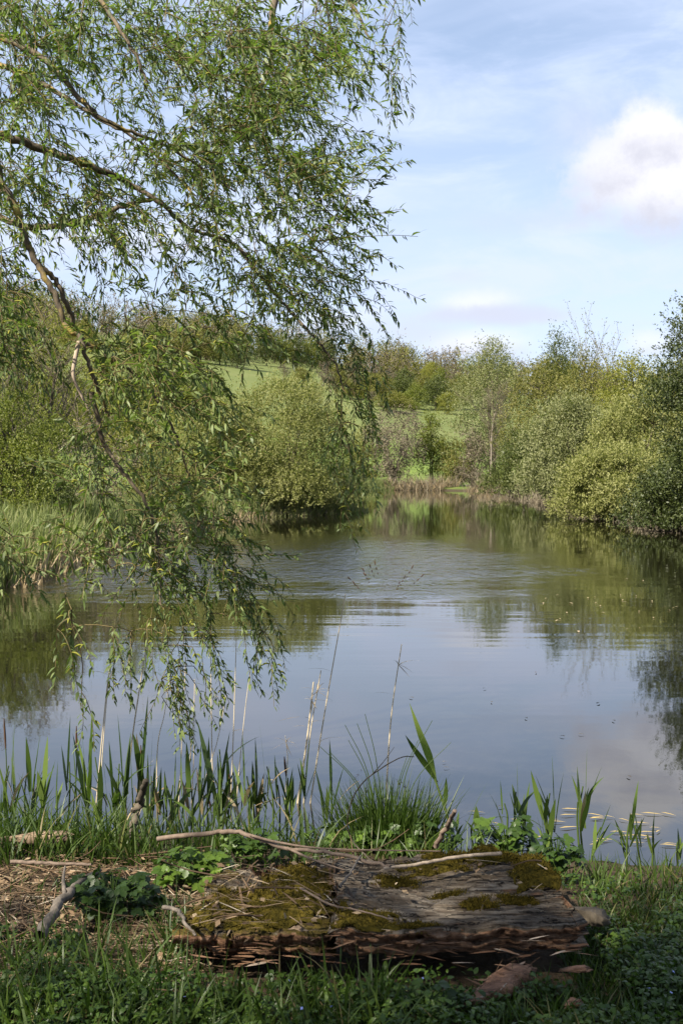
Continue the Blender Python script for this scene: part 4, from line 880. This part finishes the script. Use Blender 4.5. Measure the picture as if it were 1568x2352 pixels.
# ------------------------------------------------------------------ near bank: litter, grass, leaves
def on_slab(x, y):
    q1 = [(S(420, 2150)[0], S(420, 2150)[1]), S(1345, 2140)[:2], S(1212, 1955)[:2], S(520, 1985)[:2]]
    return in_poly(q1, x, y)
def build_bank():
    rng = np.random.default_rng(314)
    # straw litter on the left of the slab and over its left half
    n = 6800; px = rng.uniform(-120, 1250, n); py = rng.uniform(1880, 2260, n)
    w = np.where(px < 420, 1.0, np.clip(1 - (px - 420) / 480, .05, 1)) * np.clip((2290 - py - np.clip(px, 0, 400) * .12) / 120, 0, 1) * np.clip((py - 1885) / 50, 0, 1)
    k = rng.random(n) < w; px, py = px[k], py[k]; q = np.array([G(a, b, .42) for a, b in zip(px, py)])
    z = ground_z(q[:, 0], q[:, 1]); sl = on_slab(q[:, 0], q[:, 1]); kk = ~sl | (rng.random(len(q)) < .45); q, z, sl = q[kk], z[kk], sl[kk]; z = np.where(sl, .500, z) + rng.random(len(q)) * .035; q[:, 2] = z
    n = len(q); D = rng.normal(size=(n, 3)) * np.array((1.3, .8, .16)); L = rng.uniform(.03, .16, n) * rng.uniform(.5, 1.3, n)
    g = Geo(); ribbons(g, q - norm(D) * (L / 2)[:, None], D, L, rng.uniform(.003, .009, n), .15, rng.random(n), 3, twist=rng.random(n) * 3.1)
    m = 2600; i = rng.integers(n, size=m); leaf_quads(g, q[i] + rng.normal(size=(m, 3)) * np.array((.05, .05, .008)), rng.normal(size=(m, 3)) * np.array((1, 1, .2)), rng.normal(size=(m, 3)) * .4 + np.array((0, 0, 1)), rng.uniform(.015, .035, m), rng.uniform(.006, .018, m), rng.random(m) * .9)
    m = 160; i = rng.integers(n, size=m)
    for j in i:
        d = norm(rng.normal(size=(1, 3)) * np.array((1, .7, .12)))[0]; l = rng.uniform(.08, .3); a = q[j] + np.array((0, 0, .015))
        tube(g, spline([a, a + d * l * .5 + rng.normal(size=3) * .01, a + d * l + rng.normal(size=3) * .02], 5), [.003, .003, .0025, .002, .0015], 4, rng.random() * .45)
    o = g.obj('straw_litter', M['litter']); tag(o, 'matted dead straw, bark bits and twigs left of the slab', 'litter'); o['kind'] = 'stuff'
    # grass of the near bank
    B, D, L, Wd, A = [], [], [], [], []
    def zone(n, x0, x1, y0, y1, lmin, lmax, wd, lean, dens, a0=0.0, a1=.85, water=False):
        px = rng.uniform(x0, x1, n); py = rng.uniform(y0, y1, n); q = np.array([G(a, b, .34) for a, b in zip(px, py)])
        k = (rng.random(n) < dens(px, py)) & (~on_slab(q[:, 0], q[:, 1]) if not water else np.ones(n, bool)); q = q[k]; q[:, 2] = ground_z(q[:, 0], q[:, 1]) - .01
        if water: q[:, 2] = np.maximum(q[:, 2], -.05)
        else: q = q[q[:, 2] > .02]
        m = len(q); nz = vnoise(q, 5, 8)
        B.append(q); D.append(np.stack([rng.normal(size=m) * lean, rng.normal(size=m) * lean, np.ones(m)], -1)); L.append(rng.uniform(lmin, lmax, m) * (.6 + .6 * nz)); Wd.append(wd * rng.uniform(.5, 1.3, m))
        dead = rng.random(m) < .05; A.append(np.where(dead, rng.uniform(.9, 1, m), np.clip(a0 + (a1 - a0) * (.5 * nz + .5 * rng.random(m)), 0, .86)))
    one = lambda x, y: np.ones(len(x))
    zone(4200, -60, 1640, 2190, 2420, .05, .15, .006, .33, lambda x, y: np.clip((y - 2150) / 120, 0, 1) * np.where((x > 640) & (x < 1260) & (y < 2290), .08, .8))
    zone(700, -60, 900, 2200, 2420, .14, .27, .008, .25, one, .3, .86)
    zone(5200, 1240, 1640, 2010, 2330, .03, .10, .006, .38, lambda x, y: np.clip((x - 1250 - np.clip(2130 - y, 0, 60)) / 60, 0, 1))
    zone(500, 380, 700, 2090, 2200, .10, .22, .006, .3, one, .1, .7)
    zone(500, -60, 420, 1940, 2200, .06, .16, .005, .5, one)
    zone(1700, -60, 760, 1860, 1965, .10, .30, .009, .22, lambda x, y: np.clip(1.1 - np.abs(x - 200) / 520, .25, 1), .1, .8, True)
    zone(420, 640, 1260, 1890, 1960, .06, .20, .006, .35, one, .1, .8, True)
    zone(520, 1180, 1640, 1920, 2010, .06, .18, .007, .28, one, .2, .9, True)
    g = Geo(); q = [np.concatenate(v) for v in (B, D, L, Wd, A)]
    ribbons(g, q[0], q[1], q[2], q[3], .55 * rng.random(len(q[0])), q[4], 4, twist=rng.random(len(q[0])) * 3.1)
    o = g.obj('grass', M['grass']); tag(o, 'fresh green grass blades growing on the near bank', 'grass'); o['kind'] = 'stuff'
    # low broad-leaved weeds
    n = 9000; px = rng.uniform(-60, 1640, n); py = rng.uniform(1990, 2420, n)
    q = np.array([G(a, b, .36) for a, b in zip(px, py)]); cl = fbm(q, 4.5, 31, 3)
    k = (~on_slab(q[:, 0], q[:, 1])) & (cl > .44) & (((px > 1280) & (py > 2010)) | (py > 2235) | ((px < 180) & (py > 2120)))
    q = q[k]; q[:, 2] = ground_z(q[:, 0], q[:, 1]) + rng.random(len(q)) * .07; n = len(q); g = Geo()
    q = np.repeat(q, 3, 0) + rng.normal(size=(n * 3, 3)) * np.array((.012, .012, .006)); n *= 3
    leaf_long(g, q, rng.normal(size=(n, 3)) * np.array((1, 1, .35)), rng.normal(size=(n, 3)) * .35 + np.array((0, 0, 1)), rng.uniform(.012, .030, n), rng.uniform(.009, .018, n), np.clip(vnoise(q, 7, 3) * .5 + rng.random(n) * .5, 0, 1))
    o = g.obj('ground_cover', M['weed']); tag(o, 'low round-leaved weeds in the grass before the slab', 'weeds'); o['kind'] = 'stuff'
build_bank()

# leafy plants with lobed leaves on stems
def leaf_lobed(g, p, d, nrm, s, a):
    """one three-part leaf with toothed outline"""
    d = norm(d[None])[0]; b = norm(np.cross(d, nrm)[None])[0]; up = np.cross(b, d)
    for ang, sc in ((0, 1.0), (.95, .78), (-.95, .78)):
        dd = d * math.cos(ang) + b * math.sin(ang); bb = -d * math.sin(ang) + b * math.cos(ang); o = p + dd * s * .12
        t = np.array([0, .18, .32, .45, .58, .70, .82, 1.0]); w = np.array([.03, .24, .20, .36, .26, .30, .14, 0]) * 1.05
        cup = -t ** 2 * .18
        Lf = o + dd * (t * s * sc)[:, None] + bb * (w * s * sc)[:, None] + up * ((cup + .06 * w) * s)[:, None]; Rt = o + dd * (t * s * sc)[:, None] - bb * (w * s * sc)[:, None] + up * ((cup + .06 * w) * s)[:, None]
        C = o + dd * (t * s * sc)[:, None] + up * ((cup - .03) * s)[:, None]
        V = np.vstack([Lf, C, Rt]); n = len(t); F = [[i, n + i, n + i + 1, i + 1] for i in range(n - 1)] + [[n + i, 2 * n + i, 2 * n + i + 1, n + i + 1] for i in range(n - 1)]
        g.add(V, F, a)
def plant(name, label, px, py, wpx, hpx, nl, ls, seed, mat='weed', zb=None, a=(0, 1)):
    rng = np.random.default_rng(seed); c = G(px, py, .36 if zb is None else zb); c[2] = zb if zb is not None else max(gz(c[0], c[1]), .02); sc = c[1] / FPX; w, h = wpx * sc, hpx * sc
    t = thing(name, label, 'plant', c); gs, gl = Geo(), Geo()
    for i in range(nl):
        r = math.sqrt(rng.random()); an = rng.random() * 6.283; hd = h * (.35 + .65 * rng.random()) * (1 - .35 * r * r)
        e = c + np.array((math.cos(an) * r * w / 2, math.sin(an) * r * w * .35, hd)); m = c + (e - c) * np.array((.35, .35, .62))
        tube(gs, spline([c + np.array((math.cos(an), math.sin(an), 0)) * w * .06, m, e], 6), np.linspace(.0028, .0015, 6), 4, .5)
        d = np.array((math.cos(an), math.sin(an), -.25)) + rng.normal(size=3) * .35; nn = np.array((0, -.25, 1.0)) + rng.normal(size=3) * .3
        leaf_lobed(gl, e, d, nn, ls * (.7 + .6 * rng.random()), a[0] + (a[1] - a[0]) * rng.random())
    gs.obj('stems', M['weed'], t); o = gl.obj('leaves', M['weed'], t); return t
plant('leafy_plant', 'dark green leafy plant in shade left of the slab', 258, 2075, 215, 120, 150, .034, 1, a=(0, .35))  # dark end of the leaf ramp: its shade is put into the colour
plant('leafy_plant', 'bright sunlit leafy plant left of the slab, under the fallen branch', 448, 2010, 175, 110, 120, .034, 2, a=(.45, 1))  # light end of the same ramp: sunlight painted into the leaf tones
plant('leafy_plant', 'leafy plant behind the mossy slab, right of the bright one', 575, 1975, 150, 85, 60, .034, 3, zb=.28, a=(.1, .7))
plant('leafy_plant', 'small leafy plant at the left foot of the sedge tuft', 750, 1962, 95, 75, 34, .034, 4, zb=.2, a=(.2, .8))
plant('leafy_plant', 'small leafy plant in front of the sedge tuft', 880, 1965, 130, 70, 40, .034, 5, zb=.22)
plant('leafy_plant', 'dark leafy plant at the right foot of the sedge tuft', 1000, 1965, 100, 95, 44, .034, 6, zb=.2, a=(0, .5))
plant('leafy_plant', 'leafy plant behind the mossy corner of the grey slab', 1160, 1972, 140, 105, 80, .036, 7, zb=.22, a=(.1, .8))
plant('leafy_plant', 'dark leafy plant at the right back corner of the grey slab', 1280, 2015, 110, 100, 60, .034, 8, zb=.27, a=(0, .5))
plant('leafy_plant', 'leafy weed in the grass left of the rotten chunk', 1000, 2310, 110, 80, 26, .032, 9, a=(0, .6))
plant('leafy_plant', 'leafy weed in the dark gap left of the grey slab front', 680, 2260, 120, 85, 30, .022, 10, a=(.1, .7))

# sedge tuft
def sedge():
    rng = np.random.default_rng(55); c = G(890, 1935, .22); c[2] = .12
    t = thing('sedge_tuft', 'dense tuft of fine dark green sedge behind the slab', 'sedge', c)
    n = 950; b = c + np.stack([rng.normal(size=n) * .08, rng.normal(size=n) * .06, 0 * rng.random(n)], -1)
    off = (b - c) / .1; D = np.stack([off[:, 0] * .14 + rng.normal(size=n) * .09, off[:, 1] * .14 + rng.normal(size=n) * .12, np.ones(n)], -1)
    g = Geo(); ribbons(g, b, D, rng.uniform(.24, .43, n), rng.uniform(.005, .009, n), rng.uniform(0, .45, n), rng.random(n) * .7, 5, twist=rng.random(n) * 3.1); o = g.obj('blades', M['grass'], t); o['kind'] = 'stuff'
    for (bx, tx, ty) in [(870, 792, 1665), (875, 820, 1662), (880, 838, 1640), (868, 800, 1700), (900, 960, 1700), (905, 992, 1655), (910, 1035, 1705), (900, 935, 1735), (860, 735, 1715), (862, 760, 1730)]:
        d = c[1] + rng.normal() * .05; e = P(tx, ty, d); s = P(bx, 1900, d); m = (s + e) / 2 + np.array(((s[0] - e[0]) * .12, 0, (e[2] - s[2]) * .08)); pts = spline([s, m, e], 12)
        st = Geo(); tube(st, pts, np.linspace(.0024, .0012, 12), 4, .3); so = st.obj('flower_stem', M['reed'], t); so['_o'] = t['_o']
        for (f0, f1, r) in ((.90, 1.0, .005), (.80, .86, .0045), (.70, .74, .004)):
            hd = Geo(); q = spline([pts[0] + (pts[-1] - pts[0]) * 0 + np.array([np.interp(f, np.linspace(0, 1, 12), pts[:, k]) for k in range(3)]) for f in np.linspace(f0, f1, 4)], 6)
            tube(hd, q, r * np.array([.4, .9, 1, 1, .8, .2]), 5, rng.random()); hd.obj('seed_head', M['sedgehead'], so)
sedge()

# green reed shoots: (foot x, foot y, tip x, tip y, broad leaf width in pixels)
REEDS = [(20, 1920, 34, 1656, 9), (60, 1925, 92, 1690, 9), (95, 1930, 108, 1688, 17), (150, 1915, 161, 1640, 9), (212, 1935, 184, 1632, 17), (205, 1930, 211, 1620, 10), (290, 1925, 274, 1636, 12),
         (265, 1930, 253, 1698, 12), (290, 1920, 300, 1688, 10), (318, 1930, 338, 1594, 15), (308, 1935, 301, 1735, 12), (348, 1920, 361, 1720, 9), (385, 1935, 379, 1768, 13), (455, 1930, 461, 1704, 12),
         (462, 1935, 474, 1699, 9), (494, 1935, 500, 1588, 16), (500, 1930, 506, 1741, 13), (530, 1935, 522, 1715, 10), (500, 1925, 569, 1677, 8), (592, 1940, 588, 1690, 14), (588, 1930, 580, 1746, 12),
         (625, 1935, 596, 1645, 17), (640, 1925, 632, 1730, 9), (665, 1935, 672, 1778, 9), (762, 1930, 759, 1694, 10), (763, 1925, 725, 1760, 8)]
rr_ = np.random.default_rng(8)
REEDS += [(x + rr_.uniform(-6, 6), 1935 + rr_.uniform(-15, 10), x + rr_.uniform(-22, 22), rr_.uniform(1660, 1800), rr_.uniform(9, 15)) for x in (-5, 38, 78, 128, 176, 235, 252, 275, 330, 342, 366, 398, 422, 440, 478, 515, 545, 562, 610, 655, 690)]
REEDS_R = [(1190, 1935, 1187, 1748, 11), (1195, 1940, 1215, 1795, 10), (1272, 1960, 1218, 1768, 15), (1275, 1965, 1268, 1732, 12), (1338, 1960, 1325, 1757, 16), (1342, 1955, 1346, 1716, 9), (1350, 1985, 1400, 1845, 10),
           (1258, 1990, 1240, 1850, 14), (1095, 1950, 1093, 1850, 12), (1155, 1935, 1150, 1790, 7), (1455, 1990, 1410, 1880, 13), (1478, 1985, 1452, 1840, 9), (1440, 1985, 1462, 1790, 9), (1495, 1990, 1500, 1865, 10),
           (1560, 1990, 1556, 1900, 9), (1045, 1945, 1052, 1862, 9)]
def reed(label, f, seed, group, mat='reed', dist=None):
    rng = np.random.default_rng(seed); fx, fy, tx, ty, wpx = f; b = G(fx, fy, .12) if dist is None else P(fx, fy, dist); d = b[1] + rng.uniform(-.25, .15)
    b = P(fx, fy, d); b[2] = min(b[2], .15); e = P(tx, ty, d); ln = np.linalg.norm(e - b); sc = d / FPX
    t = thing('reed_shoot', label, 'reed', b, group)
    ax = norm((e - b)[None])[0]; sag = np.array((rng.normal() * .02, rng.normal() * .02, 0))
    pts = spline([b - np.array((0, 0, .1)), b + (e - b) * .35 + sag, b + (e - b) * .62 + sag * .5], 8); st = Geo(); tube(st, pts, np.linspace(.0055, .003, 8), 6, .45); st.obj('stem', M[mat], t, smooth=True)
    specs = [(.45, 1.0, 1.0, None)] + [(rng.uniform(.12, .42), rng.uniform(.62, .86), rng.uniform(.6, .9), rng.choice([-1, 1])) for _ in range(3)]
    for (s0, s1, wk, side) in specs:
        p0 = b + (e - b) * s0; L = ln * (s1 - s0)
        D = ax if side is None else norm((ax + np.array((side * rng.uniform(.08, .3), rng.normal() * .15, 0)))[None])[0]
        g = Geo(); ribbons(g, p0[None], D[None], np.array([L]), np.array([wpx * sc * wk * 1.35]), np.array([rng.uniform(0, .04) if side is None else (rng.uniform(0, .15) if rng.random() < .75 else rng.uniform(.3, .8))]), np.array([rng.uniform(.1, .75)]), 8, .4, twist=np.array([rng.normal() * .5]))
        g.obj('leaf', M[mat if side is None or rng.random() > .16 else 'dry'], t)
LAB = {9: 'tallest-left', }
special = {(318, 1930): 'broad reed blade standing alone high above the left reeds', (494, 1935): 'tall broad reed shoot among the dry stalks', (500, 1925): 'thin reed shoot leaning right across the reeds',
           (212, 1935): 'broad dark reed shoot at the left under the hanging willow tip', (625, 1935): 'broad reed shoot leaning left, right of the dry stalks', (762, 1930): 'solitary reed shoot just left of the sedge tuft'}
for i, f in enumerate(REEDS):
    reed(special.get(f[:2], 'green reed shoot in the stand along the water left of the sedge tuft'), f, 400 + i, 'green reed shoots on the left bank')
specialR = {(1272, 1960): 'broad reed shoot leaning left behind the right slab corner', (1338, 1960): 'broad upright reed shoot over the cloud reflection', (1190, 1935): 'slim reed shoot behind the leafy plant at the slab back'}
for i, f in enumerate(REEDS_R):
    reed(specialR.get(f[:2], 'green reed shoot in the open stand along the water right of the sedge'), f, 500 + i, 'green reed shoots on the right bank')
# the pair of bright blades right of the sedge
def broad_reed():
    d = 5.45; b = P(1032, 1890, d); t = thing('reed_shoot', 'bright broad reed shoot bending over to the left, right of the sedge', 'reed', b)
    st = Geo(); tube(st, spline([P(1034, 1950, d), P(1028, 1880, d), P(1012, 1830, d), P(998, 1788, d)], 10), np.linspace(.007, .005, 10), 6, .7); st.obj('stem', M['reed'], t, smooth=True)
    for (pp, wpx, a) in (([(1000, 1795), (985, 1740), (962, 1680), (940, 1615)], 18, 1.0), ([(1003, 1797), (975, 1755), (950, 1720), (930, 1688)], 15, .25), ([(1020, 1860), (1023, 1820), (1024, 1785)], 11, .3), ([(1012, 1860), (1000, 1880), (975, 1905)], 10, .2)):
        c = spline([P(x, y, d - .02 * k) for k, (x, y) in enumerate(pp)], 12); tg = norm(np.gradient(c, axis=0)); sd = norm(np.cross(tg, np.array((.25, 1.0, .1)))); u = np.linspace(0, 1, 12)
        w = wpx / FPX * d * np.where(u < .35, .35 + .65 * u / .35, np.clip(1 - ((u - .35) / .65) ** 1.7, .02, 1)); up = norm(np.cross(sd, tg))
        V = np.concatenate([c + sd * w[:, None] / 2 + up * w[:, None] * .12, c, c - sd * w[:, None] / 2 + up * w[:, None] * .12]); n = 12
        g = Geo(); g.add(V, [[i, i + 1, n + i + 1, n + i] for i in range(n - 1)] + [[n + i, n + i + 1, 2 * n + i + 1, 2 * n + i] for i in range(n - 1)], a); g.obj('leaf', M['reed'], t)
broad_reed()
# dry stalks: pixels from foot to tip
DRY = [([(222, 1840), (244, 1600), (258, 1493)], .004, 'pale dry reed stalk at the left, leaning right, below the hanging tip'), ([(232, 1790), (250, 1560), (262, 1500)], .003, 'thin dry reed stalk crossing the leftmost pale stalk'),
       ([(287, 1860), (305, 1690), (333, 1505)], .006, 'thick pale dry reed stalk in front of the dark reflection edge'), ([(362, 1720), (378, 1640), (390, 1556)], .003, 'thin brown stalk under the long hanging willow strand'),
       ([(408, 1880), (414, 1790), (427, 1510)], .004, 'upright tan stalk, first of the close group in the middle left'), ([(420, 1880), (440, 1710), (448, 1570)], .003, 'bent tan stalk in the close group in the middle left'),
       ([(440, 1850), (445, 1740), (447, 1560)], .003, 'straight thin stalk in the close group, beside the bent one'), ([(492, 1880), (487, 1720), (484, 1490)], .004, 'straight tan stalk behind the tall broad green reed'),
       ([(528, 1880), (536, 1690), (543, 1465)], .004, 'tall thin stalk with dry leaf flags pointing right'), ([(545, 1820), (562, 1640), (575, 1540)], .003, 'faint thin stalk right of the flagged stalk'),
       ([(683, 1850), (705, 1700), (720, 1567)], .007, 'pale thick dry stalk with a torn leaf, right of the reeds'), ([(697, 1850), (712, 1690), (737, 1540)], .005, 'pale dry stalk crossing behind the torn-leaf stalk'),
       ([(712, 1850), (745, 1640), (793, 1365)], .005, 'tallest dry reed stalk leaning right over open water'), ([(655, 1830), (660, 1740), (655, 1690)], .003, 'short pale broken stalk left of the torn-leaf stalk'),
       ([(889, 1780), (900, 1630), (922, 1480)], .005, 'lone dry reed stalk with a tattered tip above the sedge tuft'), ([(470, 1800), (500, 1700), (520, 1590)], .003, 'faint leaning stalk behind the straight tan stalk')]
def dry_stalk(pp, r, label, seed):
    rng = np.random.default_rng(seed); b = G(pp[0][0], max(pp[0][1], 1880), .02); d = b[1] + .35; w = [P(x, y, d) for x, y in pp]; w = [np.array((w[0][0] - (w[1][0] - w[0][0]) * .15, d, -.15))] + w
    t = thing('dry_reed_stalk', label, 'reed', w[0], 'dry reed stalks along the bank'); s = spline(w, 20); g = Geo(); tube(g, s, np.linspace(r, r * .45, 20) * 1.15, 5, .65 + .35 * rng.random()); so = g.obj('stem', M['stalk'], t, smooth=True); so['_o'] = t['_o']
    if r >= .004:
        for k in range(2 if r > .004 else 1):
            i = int(rng.integers(11, 18)); g = Geo(); sd = rng.choice([-1, 1]); ribbons(g, s[i][None], np.array([[sd * .8, rng.normal() * .3, .3 + .5 * rng.random()]]), np.array([rng.uniform(.06, .13)]), np.array([.009]), np.array([.9]), np.array([rng.random()]), 5, twist=np.array([rng.random()])); g.obj('dry_leaf', M['dry'], so)
    if 'tattered' in label or 'torn' in label:
        g = Geo(); k = 7; ribbons(g, np.repeat(s[17][None], k, 0), np.stack([rng.normal(size=k) * .6 + .3, rng.normal(size=k) * .4, rng.normal(size=k) * .6], -1), rng.uniform(.04, .09, k), np.full(k, .006), np.full(k, .8), rng.random(k), 4); g.obj('tattered_leaf', M['dry'], so)
for i, (pp, r, lab) in enumerate(DRY): dry_stalk(pp, r, lab, 700 + i)
# sedge spikes with brown heads among the left reeds
for i, (bx, by, tx, ty) in enumerate([(165, 1900, 176, 1668), (318, 1900, 324, 1712), (655, 1900, 653, 1738), (548, 1900, 553, 1800), (520, 1900, 527, 1778), (12, 1900, 10, 1650), (480, 1920, 482, 1840)]):
    b = G(bx, by, .15); d = b[1]; b = P(bx, by, d); e = P(tx, ty, d); t = thing('sedge_stalk', ['brown-headed sedge stalk at the left under the willow tip', 'dark-headed sedge stalk by the rotten stub', 'dark-headed sedge stalk right of the dry stalks', 'short brown-headed sedge stalk right of the reed stand', 'brown-headed sedge stalk left of the flagged stalk', 'brown-headed sedge stalk at the left edge', 'lowest dark-headed sedge stalk in front of the water'][i], 'sedge', b)
    s = spline([b, (b + e) / 2 + np.array((.01, 0, 0)), e], 12); g = Geo(); tube(g, s, np.linspace(.003, .002, 12), 4, .4); so = g.obj('stem', M['reed'], t); so['_o'] = t['_o']; g = Geo(); tube(g, s[-4:], [.003, .0055, .005, .002], 6, .6); g.obj('seed_head', M['sedgehead'], so)

# floating leaves and specks on the water
def floats():
    rng = np.random.default_rng(91)
    def proto_mesh(L, Wd, mat, name):
        g = Geo(); leaf_long(g, np.array([[-L / 2, 0, .004]]), np.array([[1.0, 0, 0]]), np.array([[0, 0, 1.0]]), np.array([L]), np.array([Wd]), np.array([.7]), .02); return g.obj(name, M[mat])
    first = {}
    def put(kind, L, Wd, mat, px, py, lab, grp, s, rz):
        c = G(px, py, 0); c[2] = .003
        if pond_sd(c[:1], c[1:2])[0] > -.02: return
        if kind not in first: o = first[kind] = proto_mesh(L, Wd, mat, kind.split('|')[0])
        else: o = first[kind].copy(); col.objects.link(o)
        o.location = c; o.scale = (s, s, 1); o.rotation_euler = (0, 0, rz); tag(o, lab, 'leaf' if 'leaf' in kind else 'twig bit', grp)
    for i in range(44):
        px = rng.uniform(1080, 1566) if i > 8 else rng.uniform(740, 1080); py = 1860 + (1 - math.sqrt(rng.random())) * 95 + (px > 1350) * 10
        put('floating_leaf', .10, .013, 'leaf_ochre', px, py, 'ochre willow leaf floating on the water near the right bank reeds' if px > 1080 else 'ochre willow leaf floating on the water by the sedge tuft', 'floating leaves near the bank', rng.uniform(.5, 1.2), rng.normal() * .35)
    for i in range(30):
        px = rng.uniform(1220, 1566); py = rng.normal(1400, 26)
        put('floating_leaf|far', .085, .035, 'dry', px, py, 'pale yellowish leaf afloat in the dark tree reflection at the right', 'floating leaves in the tree reflection', rng.uniform(.35, .95), rng.random() * 6.3)
    for (px, py) in [(1128, 1614), (1112, 1583), (1207, 1651), (1408, 1657), (1230, 1546), (1373, 1617), (1443, 1786), (944, 1604), (1290, 1693)]:
        put('floating_twig_bit', .05, .022, 'bark', px, py, 'small dark twig bit floating on the open blue water', 'dark bits floating on open water', rng.uniform(.7, 1.2), rng.random() * 3)
    for (px, py) in [(1020, 1752), (1025, 1860 - 95), (625, 1795), (1150, 1855), (1334, 1688)]:
        put('floating_leaf|pale', .05, .016, 'dry', px, py, 'pale sliver of dead leaf floating on the open water', 'pale slivers floating on open water', rng.uniform(.6, 1.1), rng.normal() * .3)
M['leaf_ochre'] = leaf_mat('ochre_leaf', [(0, (.30, .20, .05)), (1, (.48, .36, .12))], .1, .5, .4)
floats()
# small blue speedwell flowers in the grass
def flowers():
    rng = np.random.default_rng(17); m, q = new_mat('speedwell_petal'); p = q.n('ShaderNodeBsdfPrincipled'); p.inputs['Base Color'].default_value = (.30, .36, .75, 1); p.inputs['Roughness'].default_value = .6
    o = q.n('ShaderNodeOutputMaterial'); q.link(p.outputs[0], o.inputs[0]); first = None
    for (px, py) in [(377, 2238), (424, 2290), (693, 2316), (761, 2312), (663, 2252), (970, 2248), (1605 - 60, 2232), (1580 - 40, 2280), (1395, 2040), (1545, 2060), (1490, 2270)]:
        c = G(px, py, .42); s = .55 + .3 * rng.random()
        if first is None:
            g = Geo()
            for k in range(4):
                a = k * math.pi / 2; d = np.array((math.cos(a), math.sin(a), .25)); leaf_long(g, np.zeros((1, 3)), d[None], np.array([[0, 0, 1.0]]), np.array([.005]), np.array([.005]), np.array([.5]))
            first = f = g.obj('speedwell_flower', m)
        else: f = first.copy(); col.objects.link(f)
        f.location = c; f.rotation_euler = (rng.normal() * .3 + .4, rng.normal() * .3, rng.random() * 6); tag(f, 'tiny pale blue flower in the grass of the near bank', 'flower', 'tiny blue flowers in the grass')
flowers()
